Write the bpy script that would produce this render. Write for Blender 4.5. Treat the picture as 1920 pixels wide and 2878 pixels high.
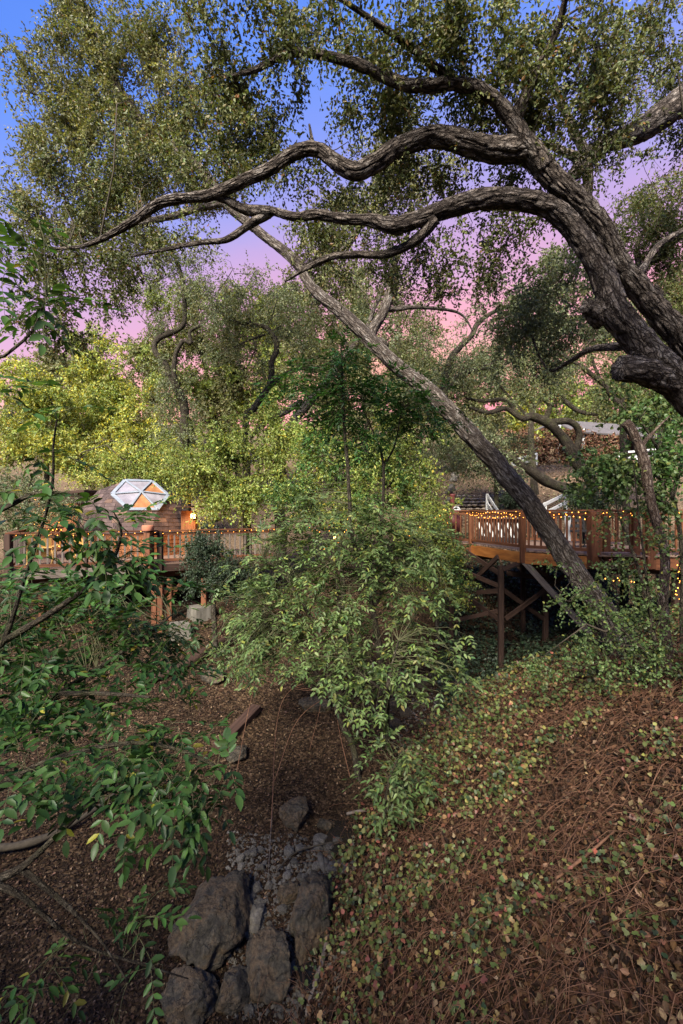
import bpy, bmesh, math, random
import numpy as np
from mathutils import Vector, Matrix

SC = bpy.context.scene
COL = SC.collection
for o in list(bpy.data.objects):
    bpy.data.objects.remove(o)

# ------------------------------------------------------------------ camera
F, CX, CY = 1279.0, 960.0, 1439.0
cam_d = bpy.data.cameras.new('camera')
cam_d.sensor_fit = 'VERTICAL'
cam_d.sensor_height = 36.0
cam_d.lens = 16.0
cam_d.clip_start = 0.05
cam_d.clip_end = 3000.0
cam = bpy.data.objects.new('camera', cam_d)
COL.objects.link(cam)
cam.location = (0, 0, 0)
cam.rotation_euler = (math.radians(90), 0, 0)
SC.camera = cam

# ------------------------------------------------------------------ sky
SUN_EL, SUN_AZ = math.radians(38), math.radians(203)   # azimuth from +Y clockwise: behind the camera, to its left
world = bpy.data.worlds.new('World')
SC.world = world
world.use_nodes = True
wn, wl = world.node_tree.nodes, world.node_tree.links
wn.clear()
def N(nodes, t, **kw):
    n = nodes.new(t)
    for k, v in kw.items():
        setattr(n, k, v)
    return n
w_out = N(wn, 'ShaderNodeOutputWorld')
w_bg = N(wn, 'ShaderNodeBackground')
w_tc = N(wn, 'ShaderNodeTexCoord')
w_sep = N(wn, 'ShaderNodeSeparateXYZ')
wl.new(w_tc.outputs['Generated'], w_sep.inputs[0])
# dusk sky: warm low glow about 18 degrees right of the view axis, blue overhead and on the far side
glow = (math.sin(math.radians(24)), math.cos(math.radians(24)), 0)
w_hor = N(wn, 'ShaderNodeVectorMath', operation='MULTIPLY'); w_hor.inputs[1].default_value = (1, 1, 0)
wl.new(w_tc.outputs['Generated'], w_hor.inputs[0])
w_nrm = N(wn, 'ShaderNodeVectorMath', operation='NORMALIZE')
wl.new(w_hor.outputs[0], w_nrm.inputs[0])
w_dot = N(wn, 'ShaderNodeVectorMath', operation='DOT_PRODUCT'); w_dot.inputs[1].default_value = glow
wl.new(w_nrm.outputs[0], w_dot.inputs[0])
w_m1 = N(wn, 'ShaderNodeMath', operation='MULTIPLY_ADD'); w_m1.inputs[1].default_value = -0.30; w_m1.inputs[2].default_value = 0.30
wl.new(w_dot.outputs['Value'], w_m1.inputs[0])
w_add = N(wn, 'ShaderNodeMath', operation='ADD')
wl.new(w_sep.outputs['Z'], w_add.inputs[0]); wl.new(w_m1.outputs[0], w_add.inputs[1])
w_noi = N(wn, 'ShaderNodeTexNoise'); w_noi.inputs['Scale'].default_value = 2.6; w_noi.inputs['Detail'].default_value = 5
w_str = N(wn, 'ShaderNodeVectorMath', operation='MULTIPLY'); w_str.inputs[1].default_value = (1, 1, 3.2)
wl.new(w_tc.outputs['Generated'], w_str.inputs[0]); wl.new(w_str.outputs[0], w_noi.inputs['Vector'])
w_m2 = N(wn, 'ShaderNodeMath', operation='MULTIPLY_ADD'); w_m2.inputs[1].default_value = 0.15; w_m2.inputs[2].default_value = -0.075
wl.new(w_noi.outputs[0], w_m2.inputs[0])
w_add2 = N(wn, 'ShaderNodeMath', operation='ADD')
wl.new(w_add.outputs[0], w_add2.inputs[0]); wl.new(w_m2.outputs[0], w_add2.inputs[1])
w_r = N(wn, 'ShaderNodeValToRGB')
def lin(r, g, b):
    f = lambda c: (c/12.92 if c <= 0.04045 else ((c+0.055)/1.055)**2.4)
    return (f(r/255), f(g/255), f(b/255), 1)
stops = [(0.0, lin(236, 120, 110)), (0.22, lin(252, 112, 108)), (0.31, lin(255, 166, 118)), (0.39, lin(240, 150, 156)),
         (0.47, lin(204, 148, 184)), (0.56, lin(168, 146, 204)), (0.65, lin(124, 138, 220)), (0.75, lin(86, 128, 226)), (0.90, lin(50, 106, 216)), (1.0, lin(42, 94, 204))]
while len(w_r.color_ramp.elements) > 1:
    w_r.color_ramp.elements.remove(w_r.color_ramp.elements[-1])
w_r.color_ramp.elements[0].position = stops[0][0]; w_r.color_ramp.elements[0].color = stops[0][1]
for p_, c_ in stops[1:]:
    e = w_r.color_ramp.elements.new(p_); e.color = c_
wl.new(w_add2.outputs[0], w_r.inputs[0])
w_sky = N(wn, 'ShaderNodeTexSky', sky_type='NISHITA')
w_sky.sun_disc = False
w_sky.sun_elevation = SUN_EL
w_sky.sun_rotation = SUN_AZ
w_mul = N(wn, 'ShaderNodeVectorMath', operation='SCALE'); w_mul.inputs['Scale'].default_value = 0.02
wl.new(w_sky.outputs[0], w_mul.inputs[0])
w_sc = N(wn, 'ShaderNodeVectorMath', operation='SCALE'); w_sc.inputs['Scale'].default_value = 0.38
wl.new(w_r.outputs[0], w_sc.inputs[0])
w_sum = N(wn, 'ShaderNodeVectorMath', operation='ADD')
wl.new(w_mul.outputs[0], w_sum.inputs[0]); wl.new(w_sc.outputs[0], w_sum.inputs[1])
wl.new(w_sum.outputs[0], w_bg.inputs['Color'])
w_bg.inputs['Strength'].default_value = 1.0
wl.new(w_bg.outputs[0], w_out.inputs[0])

# ------------------------------------------------------------------ sun
sun_d = bpy.data.lights.new('sun', 'SUN')
sun_d.energy = 5.0
sun_d.angle = math.radians(22)
sun_d.color = (1.0, 0.93, 0.80)
sun = bpy.data.objects.new('sun', sun_d)
COL.objects.link(sun)
sdir = Vector((math.sin(SUN_AZ)*math.cos(SUN_EL), math.cos(SUN_AZ)*math.cos(SUN_EL), math.sin(SUN_EL)))
sun.rotation_euler = (-sdir).to_track_quat('-Z', 'Y').to_euler()

# ------------------------------------------------------------------ view
SC.view_settings.view_transform = 'Standard'
SC.view_settings.look = 'None'
SC.view_settings.gamma = 1.0
SC.view_settings.use_curve_mapping = False
SC.view_settings.exposure = 1.6
SC.cycles.max_bounces = 6
SC.cycles.diffuse_bounces = 3
SC.cycles.glossy_bounces = 2
SC.cycles.transmission_bounces = 4
SC.cycles.transparent_max_bounces = 4
SC.cycles.sample_clamp_indirect = 4.0
SC.cycles.use_denoising = True

# ------------------------------------------------------------------ numpy helpers
rng = np.random.default_rng(7)
random.seed(7)
def P(px, py, Y):
    return np.array([(px-CX)/F*Y, Y, -(py-CY)/F*Y])
def smooth(a, b, x):
    t = np.clip((x-a)/(b-a), 0, 1)
    return t*t*(3-2*t)
def _h(ix, iy, iz):
    n = (ix*374761393 + iy*668265263 + iz*1274126177) & 0xFFFFFFFF
    n = ((n ^ (n >> 13))*1274126177) & 0xFFFFFFFF
    return ((n ^ (n >> 16)) & 0xFFFF)/65535.0
def noise3(p):
    p = np.asarray(p, float)
    i = np.floor(p).astype(np.int64); f = p-i; f = f*f*(3-2*f)
    x, y, z = i[..., 0], i[..., 1], i[..., 2]
    fx, fy, fz = f[..., 0], f[..., 1], f[..., 2]
    def l(a, b, t): return a+(b-a)*t
    return l(l(l(_h(x, y, z), _h(x+1, y, z), fx), l(_h(x, y+1, z), _h(x+1, y+1, z), fx), fy),
             l(l(_h(x, y, z+1), _h(x+1, y, z+1), fx), l(_h(x, y+1, z+1), _h(x+1, y+1, z+1), fx), fy), fz)*2-1
def fbm(p, o=3):
    p = np.asarray(p, float); s = 0; a = 1.0
    for k in range(o):
        s = s+a*noise3(p*(2.03**k)+17.3*k); a *= 0.5
    return s
def worley(u, v, nu):
    """F2-F1 of a jittered cell grid, periodic in u with nu cells"""
    iu, iv = np.floor(u).astype(np.int64), np.floor(v).astype(np.int64)
    f1 = np.full(u.shape, 9.0); f2 = np.full(u.shape, 9.0)
    for a in (-1, 0, 1):
        for b in (-1, 0, 1):
            cu, cv = iu+a, iv+b
            w = np.mod(cu, nu)
            du = cu+_h(w, cv, cv*0+3)-u; dv = cv+_h(w, cv, cv*0+11)-v
            d = np.sqrt(du*du+dv*dv)
            f2 = np.minimum(f2, np.maximum(f1, d)); f1 = np.minimum(f1, d)
    return f2-f1
def unit(v):
    return v/np.maximum(np.linalg.norm(v, axis=-1, keepdims=True), 1e-9)
def rdir(n, r=rng):
    return unit(r.normal(size=(n, 3)))

def mesh_np(name, V, faces, col=None, smooth_=True, bk=None):
    """faces: one int array (n,k) or a list of them"""
    me = bpy.data.meshes.new(name)
    V = np.ascontiguousarray(V, dtype=np.float32)
    if not isinstance(faces, (list, tuple)):
        faces = [faces]
    faces = [np.asarray(f, dtype=np.int32) for f in faces if len(f)]
    me.vertices.add(len(V)); me.vertices.foreach_set('co', V.ravel())
    loops = np.concatenate([f.ravel() for f in faces])
    tot = np.concatenate([np.full(len(f), f.shape[1], np.int32) for f in faces])
    start = np.concatenate([[0], np.cumsum(tot)[:-1]]).astype(np.int32)
    me.loops.add(len(loops)); me.loops.foreach_set('vertex_index', loops)
    me.polygons.add(len(tot)); me.polygons.foreach_set('loop_start', start)
    try:
        me.polygons.foreach_set('loop_total', tot)
    except Exception:
        pass
    me.update(calc_edges=True)
    me.polygons.foreach_set('use_smooth', np.full(len(tot), smooth_, dtype=bool))
    if col is not None:
        a = me.color_attributes.new('Col', 'FLOAT_COLOR', 'POINT')
        c = np.ones((len(V), 4), np.float32); c[:, :3] = col
        a.data.foreach_set('color', c.ravel())
    if bk is not None:
        a = me.attributes.new('bk', 'FLOAT_VECTOR', 'POINT')
        a.data.foreach_set('vector', np.ascontiguousarray(bk, dtype=np.float32).ravel())
    return me

def obj(name, me, mat=None, parent=None):
    o = bpy.data.objects.new(name, me)
    COL.objects.link(o)
    if mat is not None and not me.materials:
        me.materials.append(mat)
    if parent is not None:
        o.parent = parent
    return o
def tag(o, label=None, cat=None, group=None, kind=None):
    if label: o['label'] = label
    if cat: o['category'] = cat
    if group: o['group'] = group
    if kind: o['kind'] = kind
    return o
def empty(name, loc, label, cat, group=None):
    """things keep an Empty at their base; part meshes are written in world coordinates and shifted back"""
    o = bpy.data.objects.new(name, None)
    COL.objects.link(o)
    o.location = loc
    o.empty_display_size = 0.2
    return tag(o, label, cat, group)
def part(name, me, mat, parent, worldspace=True):
    o = obj(name, me, mat, parent)
    if worldspace:
        L = parent.location
        if parent.parent is not None: L = Vector((0, 0, 0))
        o.location = (-L[0], -L[1], -L[2])
    return o

# ------------------------------------------------------------------ materials
def new_mat(name):
    m = bpy.data.materials.new(name); m.use_nodes = True
    nt = m.node_tree; nt.nodes.clear()
    out = nt.nodes.new('ShaderNodeOutputMaterial')
    return m, nt.nodes, nt.links, out
def leaf_mat(name, trans=0.34, rough=0.45, spec=0.3):
    m, n, l, out = new_mat(name)
    a = N(n, 'ShaderNodeVertexColor', layer_name='Col')
    p = N(n, 'ShaderNodeBsdfPrincipled'); p.inputs['Roughness'].default_value = rough; p.inputs['Specular IOR Level'].default_value = spec
    t = N(n, 'ShaderNodeBsdfTranslucent')
    mx = N(n, 'ShaderNodeMixShader'); mx.inputs[0].default_value = trans
    g = N(n, 'ShaderNodeMix', data_type='RGBA', blend_type='MULTIPLY'); g.inputs[0].default_value = 1; g.inputs[7].default_value = (1.35, 1.3, 0.6, 1)
    l.new(a.outputs[0], p.inputs['Base Color']); l.new(a.outputs[0], g.inputs[6]); l.new(g.outputs[2], t.inputs[0])
    l.new(p.outputs[0], mx.inputs[1]); l.new(t.outputs[0], mx.inputs[2]); l.new(mx.outputs[0], out.inputs[0])
    return m
def ramp(n, l, src, stops):
    r = N(n, 'ShaderNodeValToRGB')
    r.color_ramp.elements[0].position = stops[0][0]; r.color_ramp.elements[0].color = (*stops[0][1], 1)
    r.color_ramp.elements[1].position = stops[-1][0]; r.color_ramp.elements[1].color = (*stops[-1][1], 1)
    for p_, c_ in stops[1:-1]:
        e = r.color_ramp.elements.new(p_); e.color = (*c_, 1)
    l.new(src, r.inputs[0])
    return r.outputs[0]
def noise_mat(name, stops, scale=4.0, stretch=(1, 1, 1), rough=0.85, bump=0.4, bscale=30.0, detail=6, spec=0.2, coord='Object', bdist=0.01, rand=0.0, bstretch=None):
    m, n, l, out = new_mat(name)
    tc = N(n, 'ShaderNodeTexCoord')
    mp = N(n, 'ShaderNodeMapping'); mp.inputs['Scale'].default_value = stretch
    l.new(tc.outputs[coord], mp.inputs[0])
    vec = mp.outputs[0]
    if rand:
        oi = N(n, 'ShaderNodeObjectInfo')
        sc_ = N(n, 'ShaderNodeVectorMath', operation='SCALE'); sc_.inputs[0].default_value = (37.0, 91.0, 53.0)
        l.new(oi.outputs['Random'], sc_.inputs['Scale'])
        ad = N(n, 'ShaderNodeVectorMath', operation='ADD'); l.new(vec, ad.inputs[0]); l.new(sc_.outputs[0], ad.inputs[1]); vec = ad.outputs[0]
    no = N(n, 'ShaderNodeTexNoise'); no.inputs['Scale'].default_value = scale; no.inputs['Detail'].default_value = detail; no.inputs['Roughness'].default_value = 0.62
    l.new(vec, no.inputs['Vector'])
    p = N(n, 'ShaderNodeBsdfPrincipled'); p.inputs['Roughness'].default_value = rough; p.inputs['Specular IOR Level'].default_value = spec
    c = ramp(n, l, no.outputs[0], stops)
    if rand:
        mm = N(n, 'ShaderNodeMath', operation='MULTIPLY_ADD'); mm.inputs[1].default_value = rand; mm.inputs[2].default_value = 1-rand/2
        l.new(oi.outputs['Random'], mm.inputs[0])
        sc2 = N(n, 'ShaderNodeVectorMath', operation='SCALE'); l.new(c, sc2.inputs[0]); l.new(mm.outputs[0], sc2.inputs['Scale']); c = sc2.outputs[0]
    l.new(c, p.inputs['Base Color'])
    if bump:
        nb = N(n, 'ShaderNodeTexNoise'); nb.inputs['Scale'].default_value = bscale; nb.inputs['Detail'].default_value = 5; nb.inputs['Roughness'].default_value = 0.65
        l.new(vec, nb.inputs['Vector'])
        b = N(n, 'ShaderNodeBump'); b.inputs['Strength'].default_value = bump; b.inputs['Distance'].default_value = bdist
        l.new(nb.outputs[0], b.inputs['Height']); l.new(b.outputs[0], p.inputs['Normal'])
    l.new(p.outputs[0], out.inputs[0])
    return m
def flat_mat(name, c, rough=0.6, spec=0.3, metal=0.0):
    return noise_mat(name, [(0.3, tuple(0.8*x for x in c)), (0.7, tuple(min(1, 1.1*x) for x in c))], scale=5, rough=rough, bump=0.15, bscale=60, spec=spec)
def emit_mat(name, c, s):
    m, n, l, out = new_mat(name)
    e = N(n, 'ShaderNodeEmission'); e.inputs[0].default_value = (*c, 1); e.inputs[1].default_value = s
    l.new(e.outputs[0], out.inputs[0])
    return m
def bark_mat(name, ridge, furrow, moss=None, cell=(0.05, 0.2), fine=1.0):
    """furrowed bark: the 'bk' attribute holds the position on the limb's own cylinder in metres, 'Col' the modelled furrows"""
    m, n, l, out = new_mat(name)
    a = N(n, 'ShaderNodeVertexColor', layer_name='Col')
    sx = N(n, 'ShaderNodeSeparateColor'); l.new(a.outputs[0], sx.inputs[0])
    tc = N(n, 'ShaderNodeTexCoord')
    bk = N(n, 'ShaderNodeAttribute', attribute_name='bk')
    def tex(s, d, vec, r=0.68):
        t = N(n, 'ShaderNodeTexNoise'); t.inputs['Scale'].default_value = s; t.inputs['Detail'].default_value = d; t.inputs['Roughness'].default_value = r; l.new(vec, t.inputs['Vector']); return t
    mp = N(n, 'ShaderNodeVectorMath', operation='MULTIPLY'); mp.inputs[1].default_value = (1/cell[0], 1/cell[0], 1/cell[1]); l.new(bk.outputs['Vector'], mp.inputs[0])
    wz = tex(7.0, 4, tc.outputs['Object'])
    wa = N(n, 'ShaderNodeVectorMath', operation='MULTIPLY_ADD'); wa.inputs[1].default_value = (1.5, 1.5, 1.1); l.new(wz.outputs['Color'], wa.inputs[0]); l.new(mp.outputs[0], wa.inputs[2])
    vo = N(n, 'ShaderNodeTexVoronoi', feature='DISTANCE_TO_EDGE'); vo.inputs['Scale'].default_value = 1.0; l.new(wa.outputs[0], vo.inputs['Vector'])
    v2 = N(n, 'ShaderNodeTexVoronoi', feature='DISTANCE_TO_EDGE'); v2.inputs['Scale'].default_value = 2.3; l.new(wa.outputs[0], v2.inputs['Vector'])
    def mr(src, lo, hi, a_=0.0, b_=1.0):
        r = N(n, 'ShaderNodeMapRange'); r.inputs[1].default_value = lo; r.inputs[2].default_value = hi; r.inputs[3].default_value = a_; r.inputs[4].default_value = b_; l.new(src, r.inputs[0]); return r.outputs[0]
    k1 = mr(vo.outputs['Distance'], 0.01, 0.16); k2 = mr(v2.outputs['Distance'], 0.0, 0.14, 0.55, 1.0)
    def mul(x, y):
        q = N(n, 'ShaderNodeMath', operation='MULTIPLY'); l.new(x, q.inputs[0]); l.new(y, q.inputs[1]); return q.outputs[0]
    k = mul(k1, k2)
    kk = mul(k, mr(sx.outputs[0], 0.0, 0.6, 0.45, 1.0))
    no = tex(6.0, 7, tc.outputs['Object'], 0.72)
    c1 = ramp(n, l, no.outputs[0], [(0.3, tuple(0.5*x for x in ridge)), (0.5, ridge), (0.6, tuple(1.5*x for x in (ridge[0]*0.96, ridge[1]*1.03, ridge[2]*1.1))), (0.75, tuple(min(1, 2.1*x) for x in (ridge[0]*0.92, ridge[1]*1.03, ridge[2]*1.15)))])
    mx = N(n, 'ShaderNodeMix', data_type='RGBA'); mx.inputs[6].default_value = (*furrow, 1)
    l.new(kk, mx.inputs[0]); l.new(c1, mx.inputs[7])
    p = N(n, 'ShaderNodeBsdfPrincipled'); p.inputs['Roughness'].default_value = 0.9; p.inputs['Specular IOR Level'].default_value = 0.15
    csrc = mx.outputs[2]
    if moss:
        n2 = tex(2.3, 5, tc.outputs['Object'])
        m2 = N(n, 'ShaderNodeMix', data_type='RGBA'); m2.inputs[7].default_value = (*moss, 1)
        l.new(mr(n2.outputs[0], 0.52, 0.7, 0.0, 0.55), m2.inputs[0]); l.new(csrc, m2.inputs[6]); csrc = m2.outputs[2]
    l.new(csrc, p.inputs['Base Color'])
    b1 = N(n, 'ShaderNodeBump'); b1.inputs['Strength'].default_value = 1.0; b1.inputs['Distance'].default_value = 0.03*fine; l.new(k, b1.inputs['Height'])
    b = N(n, 'ShaderNodeBump'); b.inputs['Strength'].default_value = 0.8; b.inputs['Distance'].default_value = 0.012
    l.new(tex(45, 6, tc.outputs['Object'], 0.7).outputs[0], b.inputs['Height']); l.new(b1.outputs[0], b.inputs['Normal']); l.new(b.outputs[0], p.inputs['Normal'])
    l.new(p.outputs[0], out.inputs[0])
    return m

M = {}
M['leaf'] = leaf_mat('leaf')
M['leaf_gloss'] = leaf_mat('glossy_leaf', trans=0.28, rough=0.5, spec=0.28)
M['leaf_dry'] = leaf_mat('dry_leaf', trans=0.15, rough=0.75, spec=0.15)
M['bark_oak'] = bark_mat('oak_bark', (0.15, 0.121, 0.1), (0.02, 0.014, 0.011), cell=(0.05, 0.19))
M['bark_pale'] = bark_mat('pale_oak_bark', (0.175, 0.145, 0.122), (0.036, 0.026, 0.02), cell=(0.05, 0.34))
M['bark_far'] = bark_mat('lichen_bark', (0.07, 0.056, 0.04), (0.03, 0.024, 0.018), moss=(0.085, 0.09, 0.035))
M['bark_snag'] = bark_mat('weathered_dead_wood', (0.17, 0.125, 0.095), (0.05, 0.03, 0.022))
M['twig'] = noise_mat('twig_bark', [(0.3, (0.035, 0.028, 0.02)), (0.7, (0.075, 0.06, 0.042))], scale=12, bump=0)
M['stem_green'] = noise_mat('green_stem', [(0.3, (0.045, 0.05, 0.022)), (0.7, (0.10, 0.095, 0.05))], scale=12, bump=0)
M['stem_red'] = noise_mat('dry_vine_stem', [(0.3, (0.075, 0.034, 0.02)), (0.7, (0.19, 0.1, 0.06))], scale=8, bump=0)
M['wood_red'] = noise_mat('stained_deck_timber', [(0.25, (0.045, 0.018, 0.01)), (0.5, (0.10, 0.038, 0.018)), (0.8, (0.17, 0.07, 0.033))], scale=3, stretch=(0.6, 7, 7), rough=0.6, bump=0.5, bscale=14, bdist=0.006, rand=0.5)
M['wood_amber'] = noise_mat('amber_stained_beam', [(0.25, (0.10, 0.035, 0.012)), (0.5, (0.27, 0.10, 0.025)), (0.8, (0.38, 0.17, 0.05))], scale=2.2, stretch=(0.7, 5, 5), rough=0.55, bump=0.5, bscale=14, bdist=0.006, rand=0.3)
M['wood_grey'] = noise_mat('weathered_grey_timber', [(0.25, (0.055, 0.043, 0.036)), (0.5, (0.12, 0.096, 0.08)), (0.8, (0.21, 0.175, 0.15))], scale=3, stretch=(0.6, 8, 8), rough=0.8, bump=0.6, bscale=14, bdist=0.006, rand=0.4)
M['wood_plank'] = noise_mat('worn_deck_board', [(0.25, (0.085, 0.05, 0.035)), (0.5, (0.165, 0.105, 0.078)), (0.8, (0.26, 0.185, 0.15))], scale=3, stretch=(0.5, 8, 8), rough=0.7, bump=0.5, bscale=14, bdist=0.005, rand=0.5)
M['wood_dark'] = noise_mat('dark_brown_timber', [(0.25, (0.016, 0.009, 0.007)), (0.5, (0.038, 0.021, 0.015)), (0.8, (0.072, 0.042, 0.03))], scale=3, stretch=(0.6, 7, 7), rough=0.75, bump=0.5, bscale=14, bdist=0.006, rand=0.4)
M['wood_yellow'] = noise_mat('yellow_cedar', [(0.25, (0.30, 0.17, 0.05)), (0.5, (0.45, 0.27, 0.085)), (0.8, (0.56, 0.36, 0.14))], scale=3, stretch=(0.6, 7, 7), rough=0.6, bump=0.4, bscale=14, bdist=0.005, rand=0.25)
M['shingle'] = noise_mat('asphalt_shingle', [(0.25, (0.042, 0.029, 0.028)), (0.5, (0.07, 0.048, 0.045)), (0.8, (0.11, 0.078, 0.07))], scale=5, rough=0.9, bump=0.7, bscale=80, bdist=0.006, rand=0.7)
M['shingle_tan'] = noise_mat('tan_asphalt_shingle', [(0.25, (0.10, 0.06, 0.045)), (0.75, (0.16, 0.1, 0.075))], scale=5, rough=0.9, bump=0.7, bscale=80, bdist=0.006, rand=0.5)
M['cedar'] = noise_mat('cedar_shake', [(0.25, (0.09, 0.032, 0.013)), (0.5, (0.19, 0.07, 0.026)), (0.8, (0.28, 0.12, 0.048))], scale=3, stretch=(7, 7, 0.8), rough=0.7, bump=0.5, bscale=14, bdist=0.005, rand=0.6)
M['white'] = noise_mat('white_paint', [(0.3, (0.42, 0.42, 0.41)), (0.7, (0.6, 0.6, 0.59))], scale=4, rough=0.6, bump=0.2)
M['frame_metal'] = noise_mat('pale_aluminium', [(0.3, (0.15, 0.17, 0.2)), (0.7, (0.24, 0.265, 0.3))], scale=6, rough=0.45, bump=0.1, spec=0.5)
M['concrete'] = noise_mat('stained_concrete', [(0.25, (0.05, 0.045, 0.036)), (0.5, (0.11, 0.10, 0.083)), (0.8, (0.18, 0.165, 0.14))], scale=3, stretch=(3, 3, 0.6), rough=0.9, bump=0.5, bscale=40)
def rock_mat(name, dark, mid, brown, pale):
    m, n, l, out = new_mat(name)
    tc = N(n, 'ShaderNodeTexCoord'); oi = N(n, 'ShaderNodeObjectInfo')
    sc_ = N(n, 'ShaderNodeVectorMath', operation='SCALE'); sc_.inputs[0].default_value = (37.0, 91.0, 53.0); l.new(oi.outputs['Random'], sc_.inputs['Scale'])
    ad = N(n, 'ShaderNodeVectorMath', operation='ADD'); l.new(tc.outputs['Object'], ad.inputs[0]); l.new(sc_.outputs[0], ad.inputs[1])
    v = ad.outputs[0]
    def tex(s, d=8):
        t = N(n, 'ShaderNodeTexNoise'); t.inputs['Scale'].default_value = s; t.inputs['Detail'].default_value = d; t.inputs['Roughness'].default_value = 0.68; l.new(v, t.inputs['Vector']); return t.outputs[0]
    c = ramp(n, l, tex(3.0), [(0.3, dark), (0.45, mid), (0.55, brown), (0.63, mid), (0.78, pale)])
    c2 = ramp(n, l, tex(28.0), [(0.35, (0.55, 0.53, 0.5)), (0.5, (1, 1, 1)), (0.68, (1.7, 1.65, 1.6))])
    mx = N(n, 'ShaderNodeMix', data_type='RGBA', blend_type='MULTIPLY'); mx.inputs[0].default_value = 1; l.new(c, mx.inputs[6]); l.new(c2, mx.inputs[7])
    p_ = N(n, 'ShaderNodeBsdfPrincipled'); p_.inputs['Roughness'].default_value = 0.8; p_.inputs['Specular IOR Level'].default_value = 0.25
    l.new(mx.outputs[2], p_.inputs['Base Color'])
    vo = N(n, 'ShaderNodeTexVoronoi', feature='DISTANCE_TO_EDGE'); vo.inputs['Scale'].default_value = 4.5
    wob = N(n, 'ShaderNodeVectorMath', operation='MULTIPLY_ADD'); wob.inputs[1].default_value = (0.35, 0.35, 0.35)
    t3 = N(n, 'ShaderNodeTexNoise'); t3.inputs['Scale'].default_value = 5; t3.inputs['Detail'].default_value = 6; l.new(v, t3.inputs['Vector'])
    l.new(t3.outputs['Color'], wob.inputs[0]); l.new(v, wob.inputs[2]); l.new(wob.outputs[0], vo.inputs['Vector'])
    cr = N(n, 'ShaderNodeMapRange'); cr.inputs[1].default_value = 0.0; cr.inputs[2].default_value = 0.05; l.new(vo.outputs['Distance'], cr.inputs[0])
    b1 = N(n, 'ShaderNodeBump'); b1.inputs['Strength'].default_value = 0.7; b1.inputs['Distance'].default_value = 0.03; l.new(cr.outputs[0], b1.inputs['Height'])
    b2 = N(n, 'ShaderNodeBump'); b2.inputs['Strength'].default_value = 1.0; b2.inputs['Distance'].default_value = 0.05; l.new(tex(9.0), b2.inputs['Height']); l.new(b1.outputs[0], b2.inputs['Normal'])
    l.new(b2.outputs[0], p_.inputs['Normal']); l.new(p_.outputs[0], out.inputs[0])
    return m
M['rock'] = rock_mat('creek_boulder', (0.014, 0.012, 0.009), (0.052, 0.044, 0.032), (0.085, 0.058, 0.034), (0.15, 0.132, 0.10))
M['rock_grey'] = noise_mat('grey_stone', [(0.2, (0.045, 0.04, 0.033)), (0.5, (0.10, 0.088, 0.073)), (0.8, (0.23, 0.21, 0.18))], scale=5, rough=0.85, bump=0.8, bscale=35, bdist=0.02, rand=0.6)
M['stone_tan'] = noise_mat('tan_stair_stone', [(0.2, (0.16, 0.12, 0.08)), (0.5, (0.33, 0.255, 0.175)), (0.8, (0.48, 0.4, 0.3))], scale=5, rough=0.9, bump=0.8, bscale=25, bdist=0.02, rand=0.7)
M['dark'] = flat_mat('dark_fabric', (0.02, 0.019, 0.02), rough=0.8)
M['burgundy'] = flat_mat('burgundy_metal', (0.11, 0.028, 0.026), rough=0.55)
M['roof_grey'] = noise_mat('old_shingle_roof', [(0.3, (0.075, 0.066, 0.066)), (0.7, (0.14, 0.125, 0.125))], scale=5, rough=0.9, bump=0.5)
M['terracotta'] = flat_mat('terracotta', (0.34, 0.13, 0.075), rough=0.85)
M['wire'] = flat_mat('dark_wire', (0.02, 0.016, 0.012), rough=0.6)
M['bulb'] = emit_mat('warm_bulb', (1.0, 0.34, 0.05), 3.2)
M['lamp'] = emit_mat('lamp_glow', (1.0, 0.5, 0.13), 9.0)

# ================================================================== terrain
_yc = np.array([-30, 0, 3, 4.6, 6.6, 9, 11.9, 14.8, 16.0, 17.0, 18, 22, 40, 900.])
_xc = np.array([-4, -1.5, -0.9, -0.58, -0.15, 1.0, 3.2, 5.9, 9.0, 13.0, 18, 40, 300, 3000.])
_zc = np.array([-6.0, -5.4, -5.3, -5.15, -5.0, -4.75, -4.5, -4.15, -4.0, -3.9, -3.8, -3.2, 0, 6.])
_yl = np.array([-30, 0, 5, 8, 10, 13, 16, 20, 26, 40, 80, 200, 900.])
_zl = np.array([-5.4, -5.2, -4.95, -4.65, -4.3, -3.5, -3.1, -2.2, -0.4, 4.5, 14, 24, 30.])
_ym = np.array([-30, 0, 5, 9, 12, 14, 15.5, 17, 18.6, 20, 24, 32, 38, 60, 100, 200, 900.])
_zm = np.array([-5.4, -5.2, -5.0, -4.75, -4.4, -3.9, -3.4, -2.4, -0.9, 0.0, 1.75, 3.45, 4.6, 13, 22, 28, 32.])
def terrain(x, y, micro=True):
    x = np.asarray(x, float); y = np.asarray(y, float)
    xc = np.interp(y, _yc, _xc); zc = np.interp(y, _yc, _zc)
    d = x-xc
    t = smooth(-2, 3, x)
    far = np.interp(y, _yl, _zl)*(1-t)+np.interp(y, _ym, _zm)*t
    far = far+0.05*np.maximum(0, -x-3)
    w = smooth(0.25, 5.0, -d)
    hL = zc*(1-w)+far*w
    s = np.interp(y, [-5, 3, 5, 6.5, 8, 10, 15], [0.7, 0.74, 0.6, 0.5, 0.42, 0.38, 0.33])
    de = np.where(d < 6, d, 6+(d-6)*0.5)
    hR = zc+s*np.maximum(0, de-0.25)
    h = np.where(d > 0, hR, hL)
    if micro:
        p = np.stack([x, y, x*0], -1)
        fade = np.clip((60-y)/40, 0.15, 1)
        h = h+(0.10*fbm(p*0.55, 3)+0.035*fbm(p*2.3+5, 3))*fade
    return h
def tz(x, y):
    return float(terrain(np.array([x]), np.array([y]))[0])
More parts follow.
